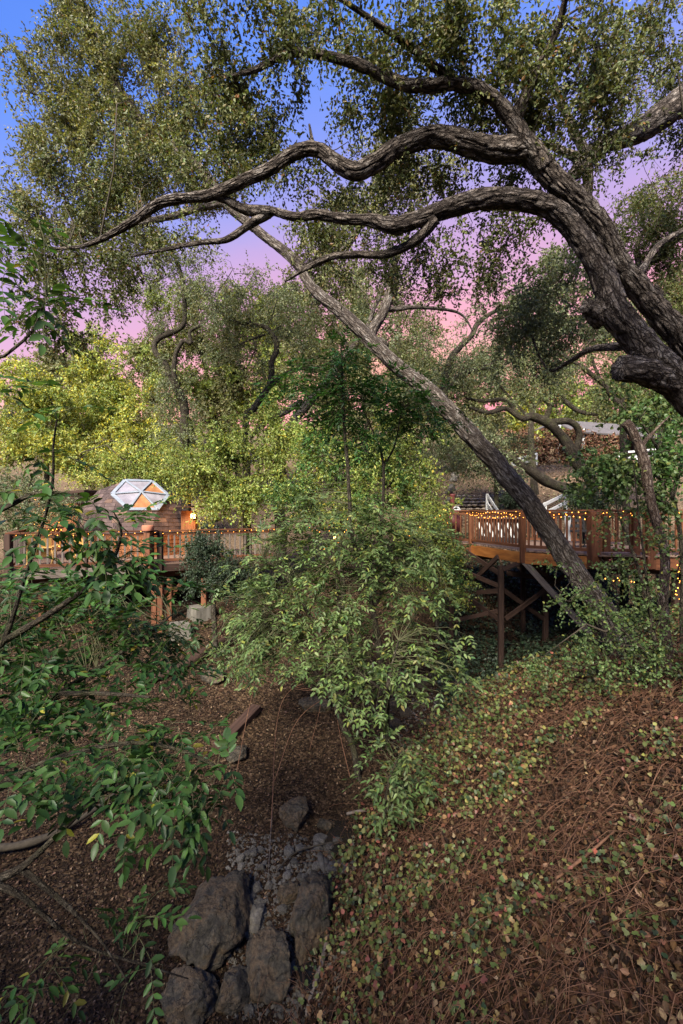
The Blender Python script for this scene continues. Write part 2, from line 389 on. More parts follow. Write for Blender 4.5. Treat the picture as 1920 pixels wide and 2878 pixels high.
def ground_hit(px, py, y0=2.0, y1=60.0):
    ys = np.arange(y0, y1, 0.02)
    xs = (px-CX)/F*ys; zs = -(py-CY)/F*ys
    g = terrain(xs, ys)
    k = np.argmax(zs <= g)
    return np.array([xs[k], ys[k], g[k]])
def tnormal(x, y, e=0.06):
    hx = (terrain(x+e, y)-terrain(x-e, y))/(2*e); hy = (terrain(x, y+e)-terrain(x, y-e))/(2*e)
    return unit(np.stack([-hx, -hy, np.ones_like(hx)], -1))

def build_ground():
    ys = np.concatenate([np.linspace(-400, -20, 8), np.linspace(-15, 1.5, 18), np.arange(1.7, 16.5, 0.12), np.linspace(16.7, 40, 60), np.linspace(41, 120, 40), np.linspace(135, 900, 18)])
    xs0 = np.concatenate([np.linspace(-900, -60, 14), np.linspace(-50, -13, 28), np.arange(-12, 12, 0.135), np.linspace(12.5, 50, 32), np.linspace(60, 900, 14)])
    X, Y = np.meshgrid(xs0, ys)
    Z = terrain(X, Y)
    V = np.stack([X, Y, Z], -1).reshape(-1, 3)
    nx, ny = len(xs0), len(ys)
    i = np.arange(nx-1)[None, :]+nx*np.arange(ny-1)[:, None]
    Q = np.stack([i, i+1, i+1+nx, i+nx], -1).reshape(-1, 4)
    me = mesh_np('ground', V, Q)
    m, n, l, out = new_mat('leaf_litter_soil')
    tc = N(n, 'ShaderNodeTexCoord')
    v = N(n, 'ShaderNodeTexVoronoi'); v.inputs['Scale'].default_value = 26; v.inputs['Randomness'].default_value = 1
    l.new(tc.outputs['Object'], v.inputs['Vector'])
    sep = N(n, 'ShaderNodeSeparateColor'); l.new(v.outputs['Color'], sep.inputs[0])
    c = ramp(n, l, sep.outputs[0], [(0.0, (0.009, 0.0065, 0.0045)), (0.35, (0.023, 0.015, 0.009)), (0.7, (0.046, 0.03, 0.018)), (1.0, (0.10, 0.07, 0.045))])
    no = N(n, 'ShaderNodeTexNoise'); no.inputs['Scale'].default_value = 0.7; no.inputs['Detail'].default_value = 5
    l.new(tc.outputs['Object'], no.inputs['Vector'])
    c2 = ramp(n, l, no.outputs[0], [(0.35, (0.55, 0.5, 0.45)), (0.65, (1.25, 1.15, 1.05))])
    mx = N(n, 'ShaderNodeMix', data_type='RGBA', blend_type='MULTIPLY'); mx.inputs[0].default_value = 1
    l.new(c, mx.inputs[6]); l.new(c2, mx.inputs[7])
    # the open hillside beyond the gully is bare dry soil with pale leaf crumbs
    sy = N(n, 'ShaderNodeSeparateXYZ'); l.new(tc.outputs['Object'], sy.inputs[0])
    mr = N(n, 'ShaderNodeMapRange'); mr.inputs[1].default_value = 16.5; mr.inputs[2].default_value = 20.0; l.new(sy.outputs['Y'], mr.inputs[0])
    c3 = ramp(n, l, sep.outputs[0], [(0.0, (0.07, 0.046, 0.028)), (0.6, (0.125, 0.085, 0.052)), (1.0, (0.22, 0.155, 0.10))])
    mh = N(n, 'ShaderNodeMix', data_type='RGBA'); l.new(mr.outputs[0], mh.inputs[0]); l.new(mx.outputs[2], mh.inputs[6]); l.new(c3, mh.inputs[7])
    p = N(n, 'ShaderNodeBsdfPrincipled'); p.inputs['Roughness'].default_value = 0.9; p.inputs['Specular IOR Level'].default_value = 0.1
    l.new(mh.outputs[2], p.inputs['Base Color'])
    b = N(n, 'ShaderNodeBump'); b.inputs['Strength'].default_value = 0.8; b.inputs['Distance'].default_value = 0.03
    l.new(sep.outputs[1], b.inputs['Height']); l.new(b.outputs[0], p.inputs['Normal'])
    l.new(p.outputs[0], out.inputs[0])
    g = obj('ground', me, m)
    tag(g, kind='structure')
build_ground()

# ================================================================== tubes, limbs and leaves
def catmull(pts, step):
    pts = np.asarray(pts, float)
    p = np.vstack([2*pts[0]-pts[1], pts, 2*pts[-1]-pts[-2]])
    out = []
    for i in range(1, len(p)-2):
        L = np.linalg.norm(p[i+1, :3]-p[i, :3])
        k = max(2, int(math.ceil(L/step)))
        t = np.linspace(0, 1, k, endpoint=False)[:, None]
        a, b, c, d = p[i-1], p[i], p[i+1], p[i+2]
        out.append(0.5*((2*b)+(-a+c)*t+(2*a-5*b+4*c-d)*t*t+(-a+3*b-3*c+d)*t**3))
    out.append(p[-2][None])
    q = np.vstack(out)
    q[:, 3] = np.maximum(q[:, 3], 0.002)
    return q
def frames(path):
    T = unit(np.gradient(path, axis=0))
    u = np.cross(T[0], [0.3, 0.2, 1.0]); u /= np.linalg.norm(u)
    U = np.empty_like(T)
    for i in range(len(T)):
        u = u-T[i]*np.dot(u, T[i]); u /= max(np.linalg.norm(u), 1e-9)
        U[i] = u
    return T, U, np.cross(T, U)
def limb(pts, step=0.06, sides=20, bark=0.0, lump=0.08, seed=0, cell=(0.05, 0.16), flare=False):
    """one tapering limb: pts rows are (x,y,z,r)"""
    q = catmull(pts, step)
    C, R = q[:, :3], q[:, 3]
    wob = np.stack([fbm(C*1.1+seed*7.1, 2), fbm(C*1.1+31+seed*3.3, 2), fbm(C*1.1+77+seed, 2)], -1)
    C = C+wob*np.minimum(R, 0.12)[:, None]*0.45
    T, U, W = frames(C)
    th = np.linspace(0, 2*math.pi, sides, endpoint=False)
    ring = np.cos(th)[None, :, None]*U[:, None, :]+np.sin(th)[None, :, None]*W[:, None, :]
    s = np.concatenate([[0], np.cumsum(np.linalg.norm(np.diff(C, axis=0), axis=1))])
    base = C[:, None, :]+ring*R[:, None, None]
    rr = np.ones((len(C), sides))+lump*fbm(base*(0.35/np.maximum(R.mean(), 0.03))+seed*1.7, 3)
    col = np.full((len(C), sides), 0.75)
    if bark > 0:
        rm = max(R.mean(), 0.05)
        cyl = np.stack([np.broadcast_to(np.cos(th)*rm/cell[0], (len(C), sides)), np.broadcast_to(np.sin(th)*rm/cell[0], (len(C), sides)), np.broadcast_to((s/cell[1])[:, None], (len(C), sides))], -1)
        cyl = cyl+0.35*np.stack([noise3(base*6+seed), noise3(base*6+50), 0.6*noise3(base*5+90)], -1)
        n1 = noise3(cyl*1.0+seed*3.1); n2 = noise3(cyl*np.array([2.1, 2.1, 2.6])+11)
        k = smooth(0.03, 0.42, np.abs(n1))*(0.62+0.38*smooth(0.0, 0.35, np.abs(n2)))+0.10*fbm(base*22+3, 2)
        k = np.clip(k, 0, 1.1)
        depth = bark*np.minimum(1, R/0.12)[:, None]
        rr = rr+(k-0.6)*depth/np.maximum(R, 0.02)[:, None]
        col = np.clip(k, 0, 1)
    V = C[:, None, :]+ring*(R[:, None]*rr)[:, :, None]
    nr = len(C)
    i = np.arange(nr-1)[:, None]*sides; j = np.arange(sides)[None, :]; j2 = (j+1) % sides
    Q = np.stack([i+j, i+j2, i+sides+j2, i+sides+j], -1).reshape(-1, 4)
    V = V.reshape(-1, 3); col = np.repeat(col.reshape(-1)[:, None], 3, 1)
    # end caps
    bkv = np.stack([np.broadcast_to(np.cos(th)[None]*R[:, None], (nr, sides)), np.broadcast_to(np.sin(th)[None]*R[:, None], (nr, sides)), np.broadcast_to(s[:, None], (nr, sides))+seed*3.7], -1).reshape(-1, 3)
    bkv = np.vstack([bkv, bkv[:1], bkv[-1:]])
    e0, e1 = len(V), len(V)+1
    V = np.vstack([V, C[0], C[-1]+T[-1]*R[-1]*0.15]); col = np.vstack([col, [[1]*3], [[1]*3]])
    jj = np.arange(sides); k2 = (jj+1) % sides
    tri = np.vstack([np.stack([np.full(sides, e0), k2, jj], -1), np.stack([np.full(sides, e1), (nr-1)*sides+jj, (nr-1)*sides+k2], -1)])
    return V, Q, tri, col, np.hstack([C, R[:, None]]), bkv
def limb_mesh(name, *a, **k):
    V, Q, tri, col, c, bkv = limb(*a, **k)
    return mesh_np(name, V, [Q, tri], col, bk=bkv), c
def tubes(paths, radii, sides=3):
    """many thin tubes at once: paths (n,k,3), radii (n,k)"""
    n, k, _ = paths.shape
    T = unit(np.gradient(paths, axis=1))
    ref = np.where(np.abs(T[..., 2:3]) > 0.9, np.array([1., 0, 0]), np.array([0, 0, 1.]))
    U = unit(np.cross(T, ref)); W = np.cross(T, U)
    th = np.linspace(0, 2*math.pi, sides, endpoint=False)
    V = paths[:, :, None, :]+radii[:, :, None, None]*(np.cos(th)[None, None, :, None]*U[:, :, None, :]+np.sin(th)[None, None, :, None]*W[:, :, None, :])
    base = (np.arange(n)*k*sides)[:, None, None]; i = (np.arange(k-1)*sides)[None, :, None]; j = np.arange(sides)[None, None, :]; j2 = (j+1) % sides
    Q = np.stack([base+i+j, base+i+j2, base+i+sides+j2, base+i+sides+j], -1).reshape(-1, 4)
    return V.reshape(-1, 3), Q

LEAF_KINDS = {
    # outline rows are (along, across, lift); faces index into them
    'diamond': (np.array([[0, 0, 0], [0.45, 0.5, 0.06], [1, 0, -0.05], [0.45, -0.5, 0.06]]), np.array([[0, 1, 2, 3]])),
    'oak': (np.array([[0, 0, 0], [0.3, 0.46, 0.08], [0.72, 0.36, 0.05], [1, 0, -0.06], [0.72, -0.36, 0.05], [0.3, -0.46, 0.08]]), np.array([[0, 1, 2, 3], [0, 3, 4, 5]])),
    'curl': (np.array([[0, 0, 0.1], [0.3, 0.5, 0.22], [0.75, 0.38, 0.02], [1, 0, 0.2], [0.72, -0.4, 0.18], [0.28, -0.46, 0.0]]), np.array([[0, 1, 2, 3], [0, 3, 4, 5]])),
    'long': (np.array([[0, 0, 0], [0.16, 0.34, 0.05], [0.45, 0.5, 0.05], [0.75, 0.34, -0.01], [1, 0, -0.14], [0.75, -0.34, -0.01], [0.45, -0.5, 0.05], [0.16, -0.34, 0.05], [0.45, 0, -0.02], [0.75, 0, -0.06], [0.16, 0, 0]]),
             np.array([[0, 1, 10], [0, 10, 7], [1, 2, 8], [1, 8, 10], [7, 10, 8], [7, 8, 6], [2, 3, 9], [2, 9, 8], [6, 8, 9], [6, 9, 5], [3, 4, 9], [5, 9, 4]])),
    'lobed': (np.array([[0, 0, 0], [-0.08, 0.38, 0.07], [0.25, 0.58, 0.05], [0.45, 0.36, 0.09], [0.74, 0.42, 0.02], [1.0, 0, -0.06], [0.74, -0.42, 0.02], [0.45, -0.36, 0.09], [0.25, -0.58, 0.05], [-0.08, -0.38, 0.07], [0.45, 0, 0.0]]),
              np.array([[0, 1, 2], [0, 2, 10], [2, 3, 10], [3, 4, 10], [4, 5, 10], [10, 5, 6], [10, 6, 7], [10, 7, 8], [0, 10, 8], [0, 8, 9]])),
}
def leaves(O, D, Nn, L, W, kind, C):
    """one mesh block of leaves with bases O, directions D, normals Nn, sizes L x W, colours C"""
    prof, fc = LEAF_KINDS[kind]
    D = unit(D); S = unit(np.cross(D, Nn)); Nn = np.cross(S, D)
    k = len(prof)
    V = (O[:, None, :]+D[:, None, :]*(prof[None, :, 0]*L[:, None])[..., None]
         + S[:, None, :]*(prof[None, :, 1]*W[:, None])[..., None]+Nn[:, None, :]*(prof[None, :, 2]*L[:, None])[..., None])
    Fc = (np.arange(len(O))*k)[:, None, None]+fc[None]
    return V.reshape(-1, 3), Fc.reshape(-1, fc.shape[1]), np.repeat(C, k, 0)
def palette(n, pal, r=rng, jit=0.25):
    """pal rows: weight, r, g, b"""
    pal = np.asarray(pal, float)
    i = r.choice(len(pal), n, p=pal[:, 0]/pal[:, 0].sum())
    c = pal[i, 1:]
    return np.clip(c*(1+jit*r.normal(size=(n, 1)))*(1+0.06*r.normal(size=(n, 3))), 0.004, 0.9)

def foliage(blobs, anchor, pal, leaf=(0.05, 0.024, 'diamond'), dens=50., shoots=8, per=12, slen=0.3, droop=0.25, seed=1,
            clump=0.6, hang=0.0, tw=0.006, stems=False, jit=0.17, up=0.6, world=False, taper=0.25, pal2=None):
    """leafy sprays filling blobs (px,py,rx,ry,Y,dY[,mult]); every spray hangs on a twig that grows from the nearest limb point"""
    r = np.random.default_rng(seed)
    cs = []
    for b in blobs:
        px, py, rx, ry, Y, dY = b[:6]; mult = b[6] if len(b) > 6 else 1.0
        if world:
            c = np.array([px, py, rx], float); rad = np.array([ry, Y, dY], float)
            n = int(dens*mult*math.pi*rad[0]*rad[2])
        else:
            c = P(px, py, Y); rad = np.array([rx/F*Y, dY, ry/F*Y]); n = int(dens*mult*math.pi*rad[0]*rad[2])
        n = max(n, 2)
        d = rdir(n*3, r)
        d = d*(r.random((n*3, 1))**0.5)*(1.08+0.38*fbm(d*1.6+seed+len(cs)*5.1, 2))[:, None]
        p = c+d*rad
        nz = fbm(p*(1.1/max(rad.mean()*0.55, 0.25))+seed*3.7, 2)
        o = np.argsort(-(nz*clump+0.6*r.random(len(p))))
        cs.append(p[o[:n]])
    c = np.vstack(cs); n = len(c)
    # boughs first: a tenth of the sprays sit on bent branches from the nearest limb, the rest hang on those
    A = np.asarray(anchor, float)[:, :3]
    def nearest(q, A):
        idx = np.empty(len(q), int)
        for k in range(0, len(q), 300):
            idx[k:k+300] = ((q[k:k+300, None, :]-A[None])**2).sum(-1).argmin(1)
        return A[idx]
    def grow(c, a, K, wig, thick):
        n = len(c)
        t = np.linspace(0, 1, K)[None, :, None]
        dist = np.linalg.norm(c-a, axis=1)
        path = a[:, None, :]*(1-t)+c[:, None, :]*t
        bow = r.normal(size=(n, 1, 3))*0.17*dist[:, None, None]; bow[..., 2] += 0.14*dist[:, None]
        path = path+bow*(4*t*(1-t))
        w = r.normal(size=(n, K, 3))*wig*dist[:, None, None]; w[:, 0] = 0; w[:, -1] = 0
        path = path+w
        rad = np.clip(0.35*tw+tw*0.9*dist, 0.3*tw, 7*tw)[:, None]*np.linspace(1, 0.25, K)[None]*thick
        return path, rad
    nb = max(3, n//9)
    pick = r.permutation(n)
    bi, ti = pick[:nb], pick[nb:]
    bp, brad = grow(c[bi], nearest(c[bi], A), 7, 0.045, 1.25)
    A2 = np.vstack([A, bp[:, 2:].reshape(-1, 3)])
    tp, trad = grow(c[ti], nearest(c[ti], A2), 4, 0.05, 0.85)
    bV, bQ = tubes(bp, brad, 4); tV, tQ = tubes(tp, trad, 3)
    tV, tQ = np.vstack([bV, tV]), np.vstack([bQ, tQ+len(bV)])
    tw_dir = np.empty((n, 3)); tw_dir[bi] = unit(bp[:, -1]-bp[:, -2]); tw_dir[ti] = unit(tp[:, -1]-tp[:, -2])
    # shoots
    ns = n*shoots
    so = np.repeat(c, shoots, 0)-np.repeat(tw_dir, shoots, 0)*(r.random((ns, 1))*slen*0.7)
    sd = unit(np.repeat(tw_dir, shoots, 0)*0.45+rdir(ns, r)+np.array([0, 0, -hang]))
    sl = slen*(0.55+0.8*r.random(ns))
    # leaves along shoots
    m = ns*per
    tt = np.tile(np.linspace(0.12, 1, per), ns)+r.normal(size=m)*0.04
    O = np.repeat(so, per, 0)+np.repeat(sd, per, 0)*(tt*np.repeat(sl, per))[:, None]
    O[:, 2] -= droop*np.repeat(sl, per)*tt*tt
    D = unit(np.repeat(sd, per, 0)*0.55+rdir(m, r)*0.9+np.array([0, 0, -0.22-0.4*hang]))
    Nn = unit(rdir(m, r)+np.array([0, 0, up]))
    L = leaf[0]*(0.65+0.6*r.random(m)); W = leaf[1]*(0.75+0.5*r.random(m))
    # colour varies by spray, then by leaf
    cb = 1+0.17*r.normal(size=(n, 1)); cb = np.repeat(np.clip(cb, 0.5, 1.6), shoots*per, 0)
    C = palette(m, pal, r, jit)*cb
    if pal2 is not None:
        pick = np.repeat(fbm(c*0.8+seed, 2)+0.4*r.normal(size=n) > 0.25, shoots*per)
        C2 = palette(m, pal2, r, jit); C = np.where(pick[:, None], C2, C)
    lV, lF, lC = leaves(O, D, Nn, L, W, leaf[2], C)
    out = dict(leaf=(lV, lF, lC), twig=(tV, tQ))
    if stems:
        sp = so[:, None, :]+sd[:, None, :]*(np.array([0, .5, 1.])[None, :, None]*sl[:, None, None])
        sp[:, 1, 2] -= droop*sl*0.25; sp[:, 2, 2] -= droop*sl
        sV, sQ = tubes(sp, np.array([[0.0026, 0.002, 0.001]])*np.ones((ns, 1))*(leaf[0]/0.05), 3)
        out['twig'] = (np.vstack([tV, sV]), np.vstack([tQ, sQ+len(tV)]))
    return out

def px_limb(pts):
    """rows (px,py,Y,width_px) to world (x,y,z,r)"""
    return [np.append(P(a, b, Y), w/2/F*Y) for a, b, Y, w in pts]
TREES = {}
def make_tree(name, label, cat, base, limbs, fol, mat='bark_far', group=None, leafmat='leaf', twigmat='twig', step=0.12, sides=10, bark=0.0, cell=(0.05, 0.16), lump=0.1, names=None, extra_anchor=None, crown='crown'):
    """limbs: lists of (x,y,z,r); the first is the trunk. fol: list of foliage kwargs (or None)"""
    root = empty(name, base, label, cat, group)
    anch = []
    for k, lp in enumerate(limbs):
        big = max(q[3] for q in lp)
        st = step if big > 0.05 else max(step, 0.1)
        sd = (sides if big > 0.06 else max(6, sides//2)) if sides else int(np.clip(2*math.pi*big*0.8/0.018, 8, 120))
        me, c = limb_mesh(name+'_limb', lp, step=st, sides=sd, bark=bark if big > 0.05 else 0, seed=k+len(TREES)*13, cell=cell, lump=lump)
        nm = (names[k] if names else ('trunk' if k == 0 else 'limb'))
        part(nm, me, M[mat], root)
        anch.append(c[::max(1, int(0.25/st))] if k else c[len(c)//3::max(1, int(0.25/st))])
    A = np.vstack(anch)
    tv, tq, off = [], [], 0
    lv, lf, lc, lo = [], [], [], 0
    for f in (fol or []):
        r_ = foliage(anchor=A, **f)
        v, q = r_['twig']; tv.append(v); tq.append(q+off); off += len(v)
        v, q, c = r_['leaf']; lv.append(v); lf.append(q+lo); lc.append(c); lo += len(v)
    if fol:
        part('branchlets', mesh_np(name+'_branchlets', np.vstack(tv), np.vstack(tq)), M[twigmat], root)['kind'] = 'stuff'
        ks = {a.shape[1] for a in lf}
        part(crown, mesh_np(name+'_leaves', np.vstack(lv), [np.vstack([a for a in lf if a.shape[1] == k]) for k in ks], np.vstack(lc), smooth_=False), M[leafmat], root)
    TREES[name+str(len(TREES))] = A
    return root
# real foliage colours (linear)
OAK = [(5, 0.09, 0.105, 0.034), (3, 0.13, 0.135, 0.05), (2, 0.06, 0.08, 0.025), (1, 0.18, 0.16, 0.08), (0.25, 0.18, 0.09, 0.03)]
OAK_PALE = [(5, 0.165, 0.165, 0.07), (3, 0.125, 0.135, 0.055), (2, 0.22, 0.205, 0.10), (0.6, 0.085, 0.10, 0.04)]
OAK_GREY = [(5, 0.13, 0.15, 0.075), (3, 0.175, 0.19, 0.10), (2, 0.09, 0.11, 0.055)]
YELLOW = [(4, 0.38, 0.37, 0.07), (5, 0.31, 0.34, 0.09), (1.2, 0.5, 0.41, 0.04), (3, 0.2, 0.24, 0.065)]
LIME = [(5, 0.19, 0.235, 0.055), (3, 0.26, 0.29, 0.075), (2, 0.13, 0.18, 0.045), (0.5, 0.34, 0.29, 0.04)]
GREEN = [(5, 0.055, 0.11, 0.028), (3, 0.08, 0.14, 0.036), (2, 0.036, 0.075, 0.02)]
ASH = [(5, 0.085, 0.128, 0.042), (3, 0.12, 0.165, 0.06), (1.8, 0.052, 0.088, 0.03), (0.6, 0.19, 0.2, 0.05)]
DARKGREEN = [(5, 0.032, 0.05, 0.026), (3, 0.05, 0.07, 0.04), (1, 0.02, 0.034, 0.018)]
ELDER = [(5, 0.034, 0.08, 0.019), (3, 0.055, 0.11, 0.026), (2, 0.022, 0.054, 0.014), (0.3, 0.2, 0.18, 0.025)]
RUST = [(4, 0.15, 0.07, 0.042), (3, 0.21, 0.115, 0.07), (2, 0.09, 0.042, 0.026), (2, 0.27, 0.17, 0.115), (1.5, 0.12, 0.13, 0.055)]
BROWN = [(5, 0.037, 0.021, 0.012), (3, 0.06, 0.035, 0.02), (5, 0.017, 0.010, 0.006), (1.1, 0.15, 0.10, 0.064)]
VINE = [(5, 0.08, 0.105, 0.03), (3, 0.12, 0.145, 0.045), (2, 0.19, 0.175, 0.05), (1.2, 0.26, 0.165, 0.07), (0.6, 0.24, 0.085, 0.06), (1.5, 0.05, 0.075, 0.035), (1.0, 0.14, 0.06, 0.035)]

# ================================================================== the big oak that arches over the creek
def big_oak():
    Y = 5.3
    base = (4.95, 5.5, tz(4.95, 5.5)-0.1)
    foot = [np.array([base[0], base[1], base[2]-0.2, 0.62]), np.array([4.85, 5.45, base[2]+0.6, 0.46])]
    stemA = foot+px_limb([(2080, 1230, 5.6, 150), (1968, 1035, 5.7, 98), (1905, 940, 5.65, 92), (1845, 860, 5.6, 92), (1795, 790, 5.5, 86), (1692, 645, 5.35, 84), (1590, 545, 5.22, 84), (1520, 470, 5.2, 92), (1470, 425, 5.2, 92)]) \
        + px_limb([(1395, 430, 5.2, 82), (1300, 402, 5.15, 74), (1200, 390, 5.1, 68), (1110, 412, 5.1, 62), (1045, 462, 5.1, 60), (990, 488, 5.1, 60), (930, 450, 5.1, 50), (890, 418, 5.1, 47), (835, 425, 5.1, 46), (745, 482, 5.1, 44), (660, 522, 5.15, 42), (585, 552, 5.2, 38), (520, 560, 5.25, 36), (445, 575, 5.3, 33), (385, 615, 5.4, 31), (320, 655, 5.5, 24), (240, 690, 5.6, 14), (150, 700, 5.7, 8)])
    stemB = [np.append(P(2050, 1220, 5.45), 0.33)]+px_limb([(1925, 1105, 5.25, 140), (1832, 1022, 5.12, 122), (1772, 935, 5.05, 112), (1722, 865, 5.0, 108), (1700, 791, 5.0, 96), (1655, 700, 5.0, 84), (1600, 635, 5.0, 80), (1540, 590, 5.0, 78), (1470, 570, 5.0, 76), (1350, 568, 5.0, 72), (1250, 592, 5.0, 64), (1175, 618, 5.0, 60), (1110, 636, 5.0, 58), (1040, 620, 5.05, 40), (965, 612, 5.1, 38), (890, 596, 5.15, 36), (830, 606, 5.2, 32), (760, 590, 5.3, 26)])
    limb1b = px_limb([(1530, 480, 5.2, 66), (1450, 355, 5.1, 56), (1372, 268, 5.0, 46), (1290, 240, 4.95, 48), (1190, 247, 4.9, 46), (1110, 232, 4.9, 40), (1000, 182, 4.9, 34), (880, 150, 4.9, 28), (795, 156, 4.95, 25), (712, 196, 5.0, 20), (640, 215, 5.1, 8)])
    tipB = px_limb([(765, 590, 5.3, 30), (700, 632, 5.35, 22), (640, 672, 5.4, 17), (560, 682, 5.5, 13), (470, 700, 5.6, 10), (370, 722, 5.7, 6)])
    tipB2 = px_limb([(760, 600, 5.3, 30), (690, 590, 5.3, 28), (640, 563, 5.25, 22), (595, 548, 5.2, 18)])
    subB = px_limb([(1225, 615, 5.0, 34), (1160, 680, 5.1, 26), (1080, 712, 5.2, 23), (1000, 714, 5.3, 20), (935, 720, 5.4, 19), (870, 748, 5.5, 14), (800, 790, 5.6, 6)])
    stub = px_limb([(1900, 1080, 5.2, 80), (1820, 1048, 5.02, 74), (1762, 1032, 4.92, 70), (1745, 1028, 4.9, 68)])
    knot = px_limb([(1700, 880, 5.1, 70), (1662, 862, 5.02, 44), (1652, 858, 5.0, 38)])
    low = px_limb([(1770, 965, 5.3, 30), (1715, 975, 5.6, 22), (1655, 985, 6.2, 17), (1610, 1008, 6.8, 13), (1545, 1040, 7.4, 8), (1500, 960, 7.6, 6), (1480, 860, 7.6, 3)])
    rightb = px_limb([(1790, 770, 5.5, 26), (1812, 745, 5.8, 18), (1850, 690, 6.0, 16), (1925, 645, 6.2, 14), (1990, 600, 6.4, 8)])
    sprig = px_limb([(890, 418, 5.1, 22), (880, 400, 5.1, 12), (870, 350, 5.1, 6)])
    up1 = px_limb([(1290, 240, 4.95, 30), (1180, 150, 4.8, 20), (1050, 60, 4.6, 15), (930, -20, 4.4, 10)])
    up2 = px_limb([(1445, 345, 5.1, 40), (1500, 220, 5.0, 26), (1560, 100, 4.8, 20), (1600, -60, 4.5, 15), (1620, -300, 4.0, 10)])
    over = [np.array([4.5, 5.45, 1.0, 0.22]), np.array([4.75, 4.0, 3.2, 0.15]), np.array([3.2, 2.0, 5.2, 0.11]), np.array([0.4, 0.6, 5.8, 0.07]), np.array([-0.6, -1.2, 6.0, 0.05]), np.array([-2.2, -2.6, 6.3, 0.02])]  # unseen limb added overhead to carry the shading crown
    for lp in (stemA, stemB, limb1b):
        for j, q in enumerate(lp): q[3] *= 0.76 if (j > 9 or lp is limb1b) else 0.70
    limbs = [stemA, stemB, limb1b, tipB, tipB2, subB, stub, knot, low, rightb, sprig, up1, up2, over]
    blobs = [(600, 110, 130, 130, 5.2, .8, .7), (760, 60, 130, 100, 5.0, .7, .8), (930, 90, 170, 110, 4.9, .8, .9), (1110, 90, 150, 110, 4.8, .8, .9), (1250, 150, 150, 120, 4.9, .7, .9),
             (1400, 90, 160, 120, 4.9, .8, .9), (1560, 130, 160, 160, 5.0, .8, .9), (1540, 330, 140, 100, 5.3, .6, .8), (1680, 240, 120, 180, 5.4, .8, .9), (1330, 330, 130, 80, 5.5, .5, .8),
             (1120, 320, 140, 80, 5.5, .5, .8), (1000, 300, 70, 60, 5.3, .4, .5), (700, 250, 120, 100, 5.4, .7, .7), (620, 400, 150, 100, 5.7, .7, .8), (760, 400, 90, 60, 5.5, .4, .7),
             (400, 470, 150, 80, 6.2, .6, .8), (240, 560, 150, 80, 6.4, .6, .8), (110, 680, 120, 80, 6.0, .6, .7), (330, 740, 150, 60, 6.3, .5, .6), (480, 670, 120, 40, 6.0, .4, .5),
             (900, 520, 140, 70, 5.7, .5, .7), (1080, 510, 130, 60, 5.7, .5, .7), (1250, 500, 120, 50, 5.6, .5, .6), (1180, 760, 130, 80, 6.2, .6, .7), (930, 680, 120, 60, 5.7, .5, .7), (1380, 690, 150, 80, 5.8, .5, .8), (1300, 820, 90, 50, 6.4, .5, .4),
             (1480, 490, 100, 50, 5.6, .4, .8), (1640, 480, 70, 60, 5.6, .4, .6), (170, 800, 130, 90, 6.2, .6, .6), (130, 930, 110, 90, 6.2, .5, .5), (280, 820, 80, 60, 6.2, .5, .4),
             (1820, 120, 100, 120, 5.8, .7, .7), (1740, 400, 70, 60, 5.8, .5, .5)]
    hangb = [(1560, 900, 130, 110, 7.6, .9, 1.0), (1470, 830, 120, 100, 7.6, .8, .9), (1600, 760, 90, 90, 7.2, .6, .8), (1430, 940, 70, 80, 7.8, .6, .7), (1540, 1010, 100, 50, 7.6, .6, .6)]
    hangf = dict(blobs=hangb, pal=OAK_GREY, leaf=(0.06, 0.03, 'diamond'), dens=34, shoots=8, per=11, slen=0.32, droop=0.3, hang=0.3, seed=13, clump=0.9, tw=0.0045)
    main = dict(blobs=blobs, pal=OAK, leaf=(0.052, 0.028, 'diamond'), dens=58, shoots=8, per=11, slen=0.27, droop=0.3, hang=0.25, seed=11, clump=0.7, tw=0.0045)
    shade_crown = dict(blobs=[(0.4, 0.0, 6.0, 2.4, 1.9, 0.9, 2.2), (-2.0, -1.8, 6.2, 2.0, 2.0, 0.6), (3.0, 0.8, 5.6, 2.0, 1.8, 0.6)], world=True, pal=OAK, leaf=(0.075, 0.04, 'diamond'), dens=14, shoots=7, per=10, slen=0.4, seed=12, tw=0.006)  # out-of-view crown, added overhead to shade the ground around the bridge
    return make_tree('oak_tree', 'great arching oak with furrowed bark, its twin stems entering from the right edge', 'tree', base, limbs, [main, hangf, shade_crown],
                     mat='bark_oak', step=0.03, sides=0, bark=0.022, cell=(0.05, 0.19), lump=0.06, leafmat='leaf_gloss')
big_oak()

